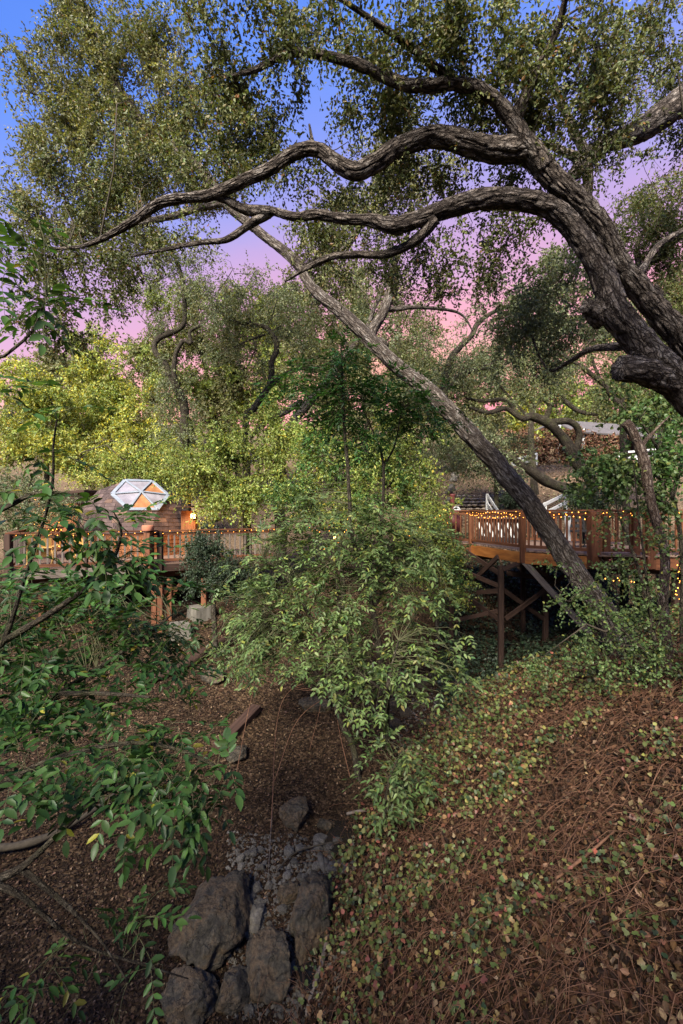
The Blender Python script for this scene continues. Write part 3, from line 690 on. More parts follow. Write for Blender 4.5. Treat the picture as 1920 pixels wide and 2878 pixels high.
# the leaning oak in front of the bridge, its crown filling the upper left
def leaning_oak():
    b = P(1745, 1880, 9.6); base = (b[0], b[1], tz(b[0], b[1])-0.15)
    trunk = [np.array([base[0]+0.1, base[1], base[2]-0.25, 0.36])]+px_limb([(1752, 1837, 9.6, 84), (1708, 1739, 9.6, 66), (1641, 1641, 9.7, 59), (1573, 1543, 9.8, 56), (1520, 1465, 9.85, 55), (1472, 1395, 9.9, 54), (1408, 1318, 10.0, 53), (1346, 1248, 10.1, 50), (1290, 1185, 10.2, 47), (1215, 1110, 10.3, 45), (1150, 1055, 10.4, 43), (1090, 1005, 10.5, 40), (1020, 935, 10.6, 37), (960, 880, 10.7, 34), (900, 830, 10.75, 30), (868, 792, 10.8, 27), (852, 765, 10.9, 25), (872, 745, 10.9, 23), (960, 700, 11.0, 17), (1010, 640, 11.1, 14), (1090, 520, 11.2, 11), (1130, 420, 11.3, 7)])
    up = px_limb([(860, 770, 10.9, 32), (800, 705, 11.0, 27), (740, 660, 11.2, 25), (640, 570, 11.4, 26), (560, 480, 11.5, 30), (480, 420, 11.6, 34), (420, 370, 11.6, 34), (360, 290, 11.6, 30), (320, 230, 11.6, 24), (270, 120, 11.5, 16), (220, 20, 11.4, 9)])
    l2 = px_limb([(470, 420, 11.6, 22), (460, 360, 11.6, 18), (500, 350, 11.6, 12), (560, 300, 11.5, 8)])
    l3 = px_limb([(350, 290, 11.6, 18), (250, 300, 11.4, 12), (150, 280, 11.2, 8), (60, 250, 11.0, 4)])
    l4 = px_limb([(640, 570, 11.4, 20), (500, 600, 11.5, 18), (330, 640, 11.5, 15), (180, 660, 11.5, 17), (90, 620, 11.3, 16), (30, 590, 11.2, 12)])
    l5 = px_limb([(1075, 975, 10.6, 32), (1040, 940, 11.4, 30), (1080, 870, 11.6, 26), (1100, 800, 11.8, 22), (1110, 740, 12.0, 15), (1150, 650, 12.2, 8)])
    l6 = px_limb([(1085, 870, 11.6, 16), (1180, 862, 11.8, 11), (1290, 880, 12.2, 7), (1330, 930, 12.4, 4)])
    blobs = [(230, 70, 150, 100, 11.4, 1.0), (120, 190, 110, 90, 11.2, .8, .8), (330, 200, 160, 110, 11.5, 1.0), (480, 120, 110, 110, 11.5, .9, .8), (230, 360, 180, 110, 11.4, 1.0), (440, 330, 150, 110, 11.6, 1.0),
             (600, 330, 120, 110, 11.8, .9, .8), (140, 480, 130, 90, 11.3, .8, .8), (320, 500, 160, 110, 11.5, 1.0), (520, 500, 140, 90, 11.7, .9), (90, 600, 110, 80, 11.2, .7, .6), (240, 640, 150, 80, 11.5, .8, .8),
             (430, 660, 130, 60, 11.5, .7, .7), (690, 470, 90, 70, 11.8, .7, .6), (1010, 600, 120, 80, 11.3, .8, .9), (1150, 540, 120, 80, 11.4, .8, .8), (1090, 430, 110, 70, 11.4, .7, .7), (900, 660, 90, 60, 11.0, .6, .8), (870, 720, 70, 50, 10.9, .5, .9), (1250, 480, 100, 60, 11.5, .7, .5), (1090, 690, 90, 50, 11.6, .6, .5), (1160, 800, 90, 70, 12.0, .7, .5), (960, 820, 80, 60, 11.4, .6, .5)]
    f1 = dict(blobs=blobs, pal=OAK_PALE, leaf=(0.084, 0.042, 'diamond'), dens=24, shoots=8, per=11, slen=0.42, droop=0.2, hang=0.1, seed=21, clump=0.9, tw=0.006, pal2=OAK, stems=False)
    return make_tree('oak_tree', 'oak leaning steeply left across the timber bridge rail, rooted among ivy', 'tree', base, [trunk, up, l2, l3, l4, l5, l6], [f1],
                     mat='bark_pale', step=0.05, sides=0, bark=0.022, cell=(0.055, 0.34), lump=0.07)
leaning_oak()

# a neighbour whose limb and crown reach in from the right
def right_oak():
    base = (11.5, 8.6, tz(11.5, 8.6)-0.1)
    trunk = [np.array([11.5, 8.6, base[2]-0.2, 0.4]), np.array([11.3, 8.4, 1.0, 0.33]), np.array([10.6, 8.0, 4.5, 0.27])]+px_limb([(2250, 180, 7.4, 110), (2050, 215, 7.2, 88), (1920, 292, 7.0, 74), (1850, 340, 6.9, 66), (1770, 382, 6.8, 56), (1700, 412, 6.8, 46), (1650, 450, 6.8, 40), (1600, 500, 6.8, 32), (1540, 530, 6.8, 20)])
    v = px_limb([(1655, 600, 6.9, 22), (1655, 540, 6.85, 24), (1650, 450, 6.8, 28), (1620, 380, 6.8, 24), (1595, 330, 6.8, 20), (1560, 240, 6.7, 14), (1530, 150, 6.6, 8)])
    v2 = px_limb([(1650, 455, 6.8, 30), (1590, 430, 6.8, 24), (1530, 400, 6.8, 14)])
    r2 = [np.array([11.0, 8.3, 2.0, 0.2])]+px_limb([(2100, 640, 9.0, 40), (1920, 660, 9.2, 26), (1850, 720, 9.3, 22), (1800, 745, 9.4, 18), (1790, 680, 9.5, 11), (1830, 620, 9.5, 6)])
    r3 = [np.array([11.1, 8.4, 0.8, 0.16])]+px_limb([(2050, 840, 9.0, 30), (1930, 835, 9.0, 24), (1870, 830, 9.0, 18), (1840, 800, 9.0, 10)])
    blobs = [(1850, 560, 90, 110, 9.3, .9), (1880, 700, 90, 100, 9.3, .9), (1780, 640, 70, 80, 9.3, .7, .8), (1900, 860, 80, 90, 9.0, .8), (1880, 220, 80, 90, 7.2, .7, .8), (1900, 420, 60, 60, 7.6, .6, .7), (1780, 300, 60, 60, 6.9, .5, .5), (1700, 700, 60, 80, 9.3, .6, .4), (1850, 980, 80, 60, 9.2, .6, .8)]
    f = dict(blobs=blobs, pal=OAK, leaf=(0.06, 0.028, 'diamond'), dens=50, shoots=8, per=11, slen=0.34, droop=0.3, hang=0.3, seed=31, clump=0.8, tw=0.005)
    return make_tree('oak_tree', 'oak outside the right edge sending one bare limb up behind the twin stems', 'tree', base, [trunk, v, v2, r2, r3], [f], mat='bark_oak', step=0.05, sides=32, bark=0.02, lump=0.08)
right_oak()

# ------------------------------------------------------------------ oaks behind the clearing
def bg(label, base_px, limbs, blobs, pal, leaf=(0.11, 0.055, 'diamond'), dens=9., seed=1, cat='tree', name='oak_tree', group='trees behind the clearing', pal2=None, mat='bark_far', **kw):
    wf = kw.pop('wf', 0.6)
    lim = [px_limb([(a_, b_, y_, w_*wf) for a_, b_, y_, w_ in l]) for l in limbs]
    b = lim[0][0]
    z = tz(b[0], b[1])
    if b[2] > z-0.05:                                  # carry the trunk down to the slope
        lim[0] = [np.array([b[0]+0.05, b[1], z-0.2, b[3]*1.25])]+lim[0]
    base = (float(b[0]), float(b[1]), z)
    f = dict(blobs=blobs, pal=pal, leaf=leaf, dens=dens, shoots=kw.pop('shoots', 8), per=kw.pop('per', 11), slen=kw.pop('slen', 0.6), droop=0.2, hang=kw.pop('hang', 0.1), seed=seed, clump=0.9, tw=kw.pop('tw', 0.009), pal2=pal2)
    return make_tree(name, label, cat, base, lim, [f], mat=mat, step=0.12, sides=12, group=group, **kw)

bg('twisted oak with two crooked stems behind the dome', None,
   [[(522, 1330, 21, 44), (518, 1220, 21, 44), (512, 1120, 21, 40), (478, 1070, 21, 32), (470, 1030, 21, 28), (435, 985, 21, 26), (450, 950, 21, 26), (510, 915, 21, 24), (520, 860, 21, 20), (512, 780, 21, 18), (480, 700, 21, 12), (440, 640, 21, 6)],
    [(512, 1115, 21, 26), (490, 1060, 20.8, 22), (492, 1010, 20.8, 20), (515, 960, 20.6, 20), (535, 965, 20.6, 18), (535, 930, 20.6, 17), (570, 910, 20.5, 15), (600, 880, 20.4, 9)]],
   [(500, 1200, 70, 110, 20.8, 1.0, 1.0), (470, 1080, 60, 70, 20.8, .9, .8), (510, 760, 110, 80, 21, 1.3, .8), (420, 720, 110, 60, 21, 1.2, .7), (400, 800, 80, 50, 21, 1.0, .4), (560, 840, 70, 60, 20.6, 1, .5), (440, 900, 60, 40, 21, .8, .6)],
   OAK_GREY, seed=41, leaf=(0.10, 0.05, 'diamond'))
bg('oak with one trunk bowed like a hook in the middle distance', None,
   [[(690, 1215, 18, 34), (715, 1150, 18, 30), (755, 1090, 18, 30), (765, 1020, 18, 28), (780, 985, 18, 26), (770, 945, 18, 24), (745, 920, 18, 21), (690, 912, 18, 17), (640, 895, 18, 11), (590, 850, 18, 6)],
    [(765, 1085, 18, 22), (800, 1050, 18.2, 18), (850, 1035, 18.4, 16), (900, 1030, 18.6, 13), (960, 1000, 18.8, 7)],
    [(745, 940, 18, 12), (690, 960, 18, 9), (640, 985, 18.2, 6)]],
   [(640, 840, 120, 60, 18, 1.2, .7), (700, 900, 110, 60, 18, 1.2, .7), (620, 960, 90, 60, 18.2, 1.1, .7), (800, 880, 90, 70, 18.3, 1.1, .7), (860, 960, 90, 60, 18.5, 1.1, .8), (700, 1040, 60, 60, 18.2, .8, .6), (680, 780, 90, 40, 18, .9, .45)],
   OAK_GREY, seed=42, leaf=(0.09, 0.045, 'diamond'), pal2=OAK_PALE, dens=11)
bg('pale barked oak slanting right behind the saplings', None,
   [[(788, 1275, 17, 40), (808, 1220, 17, 40), (840, 1165, 17, 38), (880, 1115, 17, 34), (930, 1060, 17.2, 28), (985, 985, 17.4, 26), (1030, 920, 17.6, 20), (1060, 850, 17.8, 14), (1090, 770, 18, 7)],
    [(850, 1130, 17, 26), (790, 1160, 16.8, 24), (740, 1195, 16.6, 20), (700, 1235, 16.4, 12)],
    [(985, 985, 17.4, 18), (950, 930, 17.5, 15), (930, 880, 17.6, 8)]],
   [(930, 900, 120, 60, 17.5, 1.2, .7), (1050, 820, 110, 60, 17.9, 1.2, .5), (1010, 960, 90, 60, 17.6, 1.0, .7), (960, 780, 80, 60, 17.6, 1.0, .5), (1150, 900, 100, 60, 18.3, 1.1, .5), (1200, 980, 110, 60, 18.5, 1.2, .7), (1140, 1060, 110, 60, 18, 1.2, .7)],
   OAK, seed=43, leaf=(0.09, 0.045, 'diamond'), pal2=OAK_GREY, mat='bark_pale', dens=11, wf=0.72)
bg('many limbed oak spreading over the hillside behind the bridge', None,
   [[(1665, 1385, 17, 40), (1620, 1300, 17, 40), (1590, 1245, 17, 38), (1545, 1195, 16.8, 34), (1495, 1172, 16.6, 30), (1470, 1178, 16.5, 22), (1420, 1150, 16.4, 18), (1370, 1160, 16.2, 16), (1320, 1145, 16, 10)],
    [(1540, 1190, 16.8, 26), (1600, 1185, 17, 24), (1630, 1220, 17.2, 22), (1622, 1270, 17.3, 20), (1645, 1300, 17.4, 10)],
    [(1535, 1185, 16.8, 20), (1545, 1140, 16.8, 17), (1520, 1120, 16.8, 9)],
    [(1465, 1175, 16.5, 16), (1420, 1125, 16.5, 14), (1370, 1130, 16.5, 14), (1310, 1120, 16.5, 8)],
    [(1245, 1120, 15.5, 34), (1255, 1060, 15.6, 26), (1275, 1000, 15.8, 22), (1320, 950, 16, 20), (1345, 905, 16.2, 18), (1400, 872, 16.4, 12), (1450, 850, 16.6, 6)],
    [(1255, 1090, 15.6, 24), (1310, 1050, 15.9, 20), (1370, 1030, 16.2, 18), (1420, 1000, 16.5, 10)],
    [(1665, 1400, 17, 44), (1560, 1365, 16.4, 38), (1490, 1325, 16, 32), (1440, 1290, 15.8, 20), (1380, 1240, 15.6, 8)],
    [(1560, 1105, 17, 18), (1620, 1150, 17, 16), (1680, 1165, 17, 10)]],
   [(1300, 1040, 100, 70, 16, 1.1, .9), (1240, 1100, 90, 70, 15.8, 1.0, .9), (1400, 990, 100, 60, 16.6, 1.1, .9), (1430, 1090, 110, 60, 16.8, 1.0, .9), (1500, 1110, 80, 40, 17, .9, .7), (1660, 1120, 90, 40, 17.2, .9, .7), (1350, 1240, 60, 60, 15.6, .8, .8), (1330, 870, 60, 40, 16.3, .7, .4), (1560, 1060, 100, 50, 17, 1.1, .5), (1400, 1300, 60, 50, 15.8, .7, .8), (1290, 960, 60, 50, 16, .8, .5)],
   OAK_GREY, seed=44, leaf=(0.085, 0.042, 'diamond'), pal2=OAK, dens=12, wf=0.78)
bg('slender oak forking under the cut stub on the right', None,
   [[(1752, 1180, 14, 30), (1735, 1130, 14, 28), (1690, 1075, 14, 22), (1640, 1040, 14, 20), (1600, 1010, 14, 16), (1560, 985, 14, 8)],
    [(1690, 1075, 14, 16), (1670, 1030, 14, 14), (1660, 985, 14, 7)]],
   [(1620, 1000, 80, 50, 14, .8, .5), (1700, 1080, 90, 60, 14.2, .8, .7), (1560, 1100, 80, 50, 14.4, .8, .5), (1780, 1060, 60, 60, 14, .7, .6)],
   OAK, seed=45, leaf=(0.075, 0.038, 'diamond'), dens=14)
bg('broad pale oak filling the gap above the yellow trees and the hooked oak', None,
   [[(600, 1330, 25, 34), (605, 1180, 25, 28), (580, 1050, 25, 20), (560, 960, 25, 9)], [(605, 1150, 25, 18), (680, 1060, 25, 10), (720, 980, 25, 5)], [(600, 1120, 25, 16), (520, 1040, 25, 8), (460, 990, 25, 4)]],
   [(560, 960, 120, 80, 25, 1.8), (660, 1040, 120, 80, 25, 1.8), (560, 1090, 120, 80, 24.6, 1.6), (700, 940, 100, 70, 25.4, 1.6, .8), (680, 1150, 120, 60, 24.5, 1.5), (440, 990, 80, 60, 25.2, 1.4, .8), (420, 860, 80, 60, 25.4, 1.2, .6), (560, 850, 110, 60, 25.4, 1.4, .7), (720, 840, 90, 60, 25.6, 1.4, .7)], OAK_PALE, seed=46, leaf=(0.16, 0.08, 'diamond'), dens=9.5, pal2=LIME)
bg('tall pale oak behind the slanting pale barked trunk', None,
   [[(1030, 1330, 24, 34), (1030, 1180, 24, 28), (1010, 1050, 24, 20), (1000, 940, 24, 9)], [(1030, 1150, 24, 18), (1110, 1030, 24, 10), (1160, 950, 24, 5)], [(1025, 1120, 24, 16), (920, 1020, 24, 8), (880, 940, 24, 4)]],
   [(900, 1010, 120, 70, 24, 1.7), (1020, 1010, 120, 70, 24, 1.7, .8), (1140, 1020, 120, 80, 24, 1.7), (960, 1100, 130, 70, 23.6, 1.6), (1100, 1120, 120, 60, 23.6, 1.5), (830, 900, 90, 60, 24.3, 1.4, .7), (1230, 1080, 90, 80, 24, 1.5), (900, 830, 100, 60, 24.4, 1.2, .7), (1040, 880, 110, 70, 24.3, 1.4, .8), (980, 770, 80, 50, 24.5, 1.1, .5), (1170, 920, 80, 60, 24.4, 1.2, .5)], OAK_PALE, seed=47, leaf=(0.155, 0.078, 'diamond'), dens=10, pal2=OAK_GREY)
bg('grey green oak closing the view between the bridge oak and the twin stems', None,
   [[(1500, 1330, 22, 30), (1490, 1200, 22, 26), (1500, 1050, 22, 18), (1510, 950, 22, 8)], [(1492, 1180, 22, 16), (1400, 1080, 22, 9), (1350, 1010, 22, 4)], [(1495, 1150, 22, 16), (1600, 1040, 22, 8), (1660, 960, 22, 4)]],
   [(1480, 990, 110, 80, 22, 1.6, .9), (1600, 900, 100, 90, 22, 1.5, .8), (1380, 1040, 100, 50, 22, 1.5, .7), (1540, 1060, 100, 40, 22, 1.4, .4), (1700, 860, 90, 80, 22.5, 1.3, .8), (1450, 880, 60, 60, 22.3, 1.1, .6), (1580, 760, 100, 80, 22.5, 1.2, .8), (1700, 960, 80, 60, 22.4, 1.2, .6)], OAK_GREY, seed=48, leaf=(0.14, 0.07, 'diamond'), dens=10.5, pal2=OAK)
bg('leafy oak at the far right beyond the dead snag', None,
   [[(1860, 1330, 17, 30), (1855, 1180, 17, 24), (1860, 1050, 17, 16), (1850, 900, 17, 7)], [(1856, 1150, 17, 14), (1780, 1050, 17, 7)]],
   [(1850, 950, 90, 80, 17, 1.2), (1760, 1010, 80, 60, 17, 1.1, .7), (1880, 1070, 80, 80, 17, 1.1), (1800, 1130, 90, 60, 17, 1.1, .8), (1880, 820, 70, 70, 17.3, 1.0, .8), (1790, 880, 60, 60, 17.3, 1.0, .5)], OAK, seed=49, leaf=(0.09, 0.045, 'diamond'), dens=17, pal2=LIME)
# small leafy trees and tall shrubs of the middle distance
bg('bright yellow rounded tree above the dome roof', None, [[(300, 1330, 27, 30), (302, 1200, 27, 24), (305, 1080, 27, 14), (300, 1000, 27, 6)], [(300, 1200, 27, 14), (220, 1120, 27, 6)], [(302, 1180, 27, 14), (370, 1110, 27, 6)]],
   [(310, 1060, 95, 90, 27, 2.0), (240, 1180, 110, 90, 26.5, 2.0), (370, 1180, 90, 90, 26.5, 1.8, .9), (300, 1260, 150, 70, 26, 1.8), (450, 1240, 90, 70, 26, 1.5, .8)], YELLOW, seed=51, name='yellow_tree', leaf=(0.17, 0.09, 'diamond'), dens=8, pal2=LIME)
bg('golden yellow bushy tree left of the dome roof', None, [[(130, 1340, 24, 24), (135, 1240, 24, 18), (150, 1130, 24, 8)]],
   [(120, 1150, 120, 80, 24, 1.8), (60, 1250, 120, 70, 23.5, 1.6), (200, 1270, 120, 70, 23, 1.4), (50, 1060, 80, 60, 24.5, 1.5, .7)], YELLOW, seed=52, name='yellow_tree', leaf=(0.15, 0.08, 'diamond'), dens=9, pal2=LIME)
bg('low yellow green thicket tree just behind the dome', None, [[(420, 1370, 20.5, 20), (410, 1300, 20.5, 14), (400, 1240, 20.5, 7)]],
   [(400, 1300, 120, 50, 20.8, 1.2), (300, 1330, 110, 40, 20.5, 1.0), (480, 1310, 70, 60, 20.3, 1.0, .8)], LIME, seed=53, name='leafy_tree', leaf=(0.10, 0.055, 'diamond'), dens=20, pal2=YELLOW)
bg('light green leafy tree between the dome and the saplings', None, [[(690, 1490, 15.8, 26), (685, 1400, 15.8, 22), (660, 1300, 15.8, 16), (640, 1220, 15.8, 8)], [(685, 1400, 15.8, 16), (740, 1300, 15.8, 10), (790, 1230, 15.8, 5)], [(680, 1390, 15.8, 14), (600, 1330, 15.6, 8), (540, 1290, 15.4, 4)]],
   [(640, 1260, 110, 70, 15.8, 1.0), (560, 1350, 90, 60, 15.4, .9), (700, 1360, 110, 80, 15.6, 1.0), (620, 1430, 90, 40, 15.2, .7, .8), (780, 1250, 80, 60, 15.8, .9), (520, 1290, 60, 50, 15.4, .7, .8), (740, 1180, 70, 50, 16, .8, .7)], LIME, seed=54, name='leafy_tree', leaf=(0.1, 0.056, 'diamond'), dens=19, slen=0.5)
bg('mid green shrubby tree filling the centre behind the saplings', None, [[(960, 1500, 14.5, 20), (955, 1400, 14.5, 16), (940, 1290, 14.5, 8)], [(958, 1400, 14.5, 12), (1060, 1320, 14.5, 6)]],
   [(900, 1300, 100, 80, 14.5, .9), (1010, 1330, 100, 80, 14.3, .9), (840, 1390, 90, 60, 14.2, .8), (1120, 1260, 100, 70, 14.8, .9), (1150, 1370, 90, 70, 14.4, .8), (980, 1420, 100, 50, 14, .7), (1090, 1180, 80, 50, 15, .8, .7), (880, 1210, 80, 50, 15, .8, .7)], LIME, seed=55, name='leafy_tree', leaf=(0.1, 0.056, 'diamond'), dens=19, slen=0.5, pal2=GREEN)
bg('ivy clad bush at the near end of the bridge rail', None, [[(1225, 1560, 14, 16), (1222, 1480, 14, 12), (1215, 1400, 14, 5)]],
   [(1220, 1420, 70, 60, 14.4, .8), (1190, 1500, 70, 60, 13.6, .8), (1250, 1560, 60, 60, 13.2, .7), (1270, 1640, 60, 60, 13, .7, .8), (1180, 1600, 70, 60, 12.6, .7, .9), (1160, 1330, 60, 50, 15, .7, .8)], LIME, seed=56, name='leafy_bush', cat='bush', leaf=(0.07, 0.045, 'diamond'), dens=22, slen=0.4, pal2=GREEN, group='bushes about the clearing')
bg('grey green bush at the left edge below the yellow trees', None, [[(70, 1480, 15, 18), (75, 1400, 15, 12), (90, 1340, 15, 5)]],
   [(80, 1410, 90, 50, 15, .9), (30, 1360, 80, 50, 15.5, .8), (160, 1430, 70, 40, 14.6, .7), (40, 1450, 80, 50, 14.4, .6)], OAK_GREY, seed=57, name='leafy_bush', cat='bush', leaf=(0.075, 0.04, 'diamond'), dens=20, slen=0.45, group='bushes about the clearing')
# distant trees along the ridge
far = [(60, 1120, 45, 60, 'grey green tree rising at the far left edge', OAK_GREY), (230, 960, 55, 70, 'tall feathery conifer shaped tree far behind the yellow trees', LIME), (620, 1080, 38, 60, 'pale far tree seen through the twisted oak', OAK_PALE), (770, 890, 42, 70, 'tall yellow green far tree poking above the hooked oak', LIME),
       (960, 1130, 36, 60, 'olive far tree behind the pale barked oak', OAK_PALE), (1180, 1120, 34, 55, 'olive far tree left of the hillside steps', OAK), (1470, 1120, 42, 45, 'yellow far tree above the white porch', YELLOW), (1640, 1120, 44, 45, 'yellow green far tree behind the porch roof', LIME), (1850, 1120, 38, 60, 'green far tree on the ridge at the right edge', GREEN), (420, 1000, 46, 60, 'olive far tree over the yellow tree shoulder', OAK_PALE), (140, 1010, 50, 60, 'brownish far tree on the left skyline', OAK_PALE),
       (1330, 1060, 38, 70, 'pale olive far tree right behind the leaning oak trunk', OAK_PALE), (1560, 1070, 42, 60, 'lime green far tree between the forked limbs over the porch', LIME), (1740, 1060, 44, 60, 'olive far tree just left of the dead snag top', OAK_PALE)]
for i, (px, py, Y, rr, lab, pal) in enumerate(far):
    q = P(px, py, Y)
    zb = tz(q[0], Y)
    bot = CY-zb/Y*F
    Rm = rr/F*Y
    bl = [(px, py, rr, rr*0.9, Y, Rm), (px-rr*0.6, py+rr*0.9, rr*0.9, rr*0.8, Y-.5, Rm), (px+rr*0.7, py+rr*0.8, rr*0.9, rr*0.8, Y-.5, Rm), (px, py+rr*1.8, rr*1.5, rr*0.9, Y-1, Rm)]
    if bot > py+rr*3.2:
        bl.append((px, py+rr*3.0, rr*1.7, rr, Y-1.5, Rm))
    bg(lab, None, [[(px, bot, Y, 16), (px+3, (bot+py)/2, Y, 12), (px, py-rr*0.3, Y, 4)]], bl, pal, leaf=(0.34, 0.17, 'diamond'), dens=1.7, seed=70+i, name='ridge_tree', group='trees on the far ridge', slen=0.9, shoots=7, per=10, tw=0.012)

# oaks added out of view behind the camera, placed to shade the foreground
for (x, y, h, lab, sd_) in ((-4.5, -6.2, 3.0, 'added shade oak, unseen behind the viewpoint, left one', 91), (-0.6, -5.8, 2.6, 'added shade oak, unseen behind the viewpoint, right one', 92), (-8.8, -5.0, 2.8, 'added shade oak, unseen and farthest left behind the viewpoint', 93)):
    z0 = tz(x, y)
    make_tree('oak_tree', lab, 'tree', (x, y, z0), [[np.array([x, y, z0-.2, .3]), np.array([x+.2, y+.1, z0+2.0, .22]), np.array([x, y, h, .12]), np.array([x-.2, y, h+2.0, .04])]],
              [dict(blobs=[(x, y, h-3.4, 2.6, 1.8, 1.8), (x, y, h-0.8, 2.8, 1.8, 1.8), (x-.4, y-.4, h+1.2, 2.0, 1.6, 1.0)], world=True, pal=OAK, leaf=(0.3, 0.17, 'diamond'), dens=13, shoots=6, per=7, slen=0.8, seed=sd_, tw=0.01)], mat='bark_far', group='added shade oaks behind the viewpoint')

# ================================================================== timber helpers
_box = {}
def box_mesh(l, w, h, bev=0.0):
    """box centred on the origin, x long; slightly eased edges"""
    key = (round(l, 3), round(w, 3), round(h, 3))
    if key in _box: return None, _box[key]
    bm = bmesh.new()
    bmesh.ops.create_cube(bm, size=1.0)
    bmesh.ops.scale(bm, vec=(l, w, h), verts=bm.verts)
    b = min(w, h)*0.07
    bmesh.ops.bevel(bm, geom=[e for e in bm.edges], offset=b, segments=1, affect='EDGES')
    me = bpy.data.meshes.new('timber'); bm.to_mesh(me); bm.free()
    _box[key] = me
    return me, me
def beam(name, p, q, w, h, mat, parent, up=(0, 0, 1), roll=0.0):
    """a timber from p to q in world space (parent's own location is taken off)"""
    p, q = Vector(p), Vector(q)
    d = q-p; L = d.length
    X = d.normalized(); Z = Vector(up); Y_ = Z.cross(X)
    if Y_.length < 1e-4: Y_ = Vector((0, 1, 0)).cross(X)
    Y_.normalize(); Z = X.cross(Y_)
    key = (round(L, 3), round(w, 3), round(h, 3), mat)
    if key not in _box:
        _, me = None, None
        bm = bmesh.new(); bmesh.ops.create_cube(bm, size=1.0)
        bmesh.ops.scale(bm, vec=(L, w, h), verts=bm.verts)
        bmesh.ops.bevel(bm, geom=[e for e in bm.edges], offset=min(w, h)*0.07, segments=1, affect='EDGES')
        me = bpy.data.meshes.new(name); bm.to_mesh(me); bm.free()
        me.materials.append(M[mat]); _box[key] = me
    me = _box[key]
    o = bpy.data.objects.new(name, me); COL.objects.link(o)
    R = Matrix((X, Y_, Z)).transposed()
    if roll: R = R @ Matrix.Rotation(roll, 3, 'X')
    o.matrix_world = Matrix.Translation((p+q)/2) @ R.to_4x4()
    if parent is not None:
        mw = o.matrix_world.copy()
        pl = Vector((0, 0, 0)); pp = parent
        while pp is not None:
            pl += pp.location; pp = pp.parent
        o.parent = parent
        o.matrix_basis = Matrix.Translation(-pl) @ mw
    return o
def railing(deck, pts, ztop, zdeck, post_at, mats=('wood_red', 'wood_red', 'wood_red'), posts=None, bal_step=0.15, cap=True, pw=0.10, drop=0.34, low=0.10):
    """post, cap rail, two rails and balusters along a polyline of (x,y)"""
    for k in range(len(pts)-1):
        a, b = np.array(pts[k], float), np.array(pts[k+1], float)
        d = b-a; L = np.linalg.norm(d); u = d/L
        A = (a[0], a[1]); B = (b[0], b[1])
        if cap:
            beam('cap_rail', (*A, ztop-0.02), (*B, ztop-0.02), 0.15, 0.04, mats[0], deck)
        beam('top_rail', (*A, ztop-0.115), (*B, ztop-0.115), 0.045, 0.08, mats[0], deck)
        beam('bottom_rail', (*A, zdeck+low), (*B, zdeck+low), 0.045, 0.08, mats[0], deck)
        n = max(1, int(L/bal_step))
        for j in range(1, n):
            c = a+u*(L*j/n)
            beam('baluster', (c[0], c[1], zdeck+low+0.035), (c[0], c[1], ztop-0.15), 0.04, 0.045, mats[1], deck, up=(u[0], u[1], 0))
    for (x, y, w) in (posts or []):
        beam('post', (x, y, zdeck-drop), (x, y, ztop-0.042), w, w, mats[2], deck, up=(0, 1, 0))
def string_lights(label, runs, step=0.16, r=0.010, sag=0.03, group='warm string lights'):
    """one strand: a wire and its bulbs; runs is a list of polylines"""
    p0 = runs[0][0]
    root = empty('string_lights', (float(p0[0]), float(p0[1]), float(p0[2])), label, 'string lights', group)
    wv, wq, off = [], [], 0
    bm = bmesh.new(); bmesh.ops.create_icosphere(bm, subdivisions=1, radius=1.0)
    bme = bpy.data.meshes.new('bulb'); bm.to_mesh(bme); bm.free(); bme.materials.append(M['bulb'])
    for run in runs:
        q = catmull(np.hstack([np.array(run, float), np.full((len(run), 1), 0.004)]), step)
        c = q[:, :3].copy()
        c += rng.normal(size=c.shape)*sag*np.array([0.5, 0.5, 1.0])
        v, f = tubes(c[None], np.full((1, len(c)), 0.003), 4); wv.append(v); wq.append(f+off); off += len(v)
        for t in c:
            o = bpy.data.objects.new('bulb', bme); COL.objects.link(o); o.parent = root
            o.location = (t[0]-p0[0], t[1]-p0[1], t[2]-p0[2]-r); s = r*random.uniform(0.8, 1.25); o.scale = (s, s, s*1.3)
    part('wire', mesh_np('string_wire', np.vstack(wv), np.vstack(wq)), M['wire'], root)
    return root

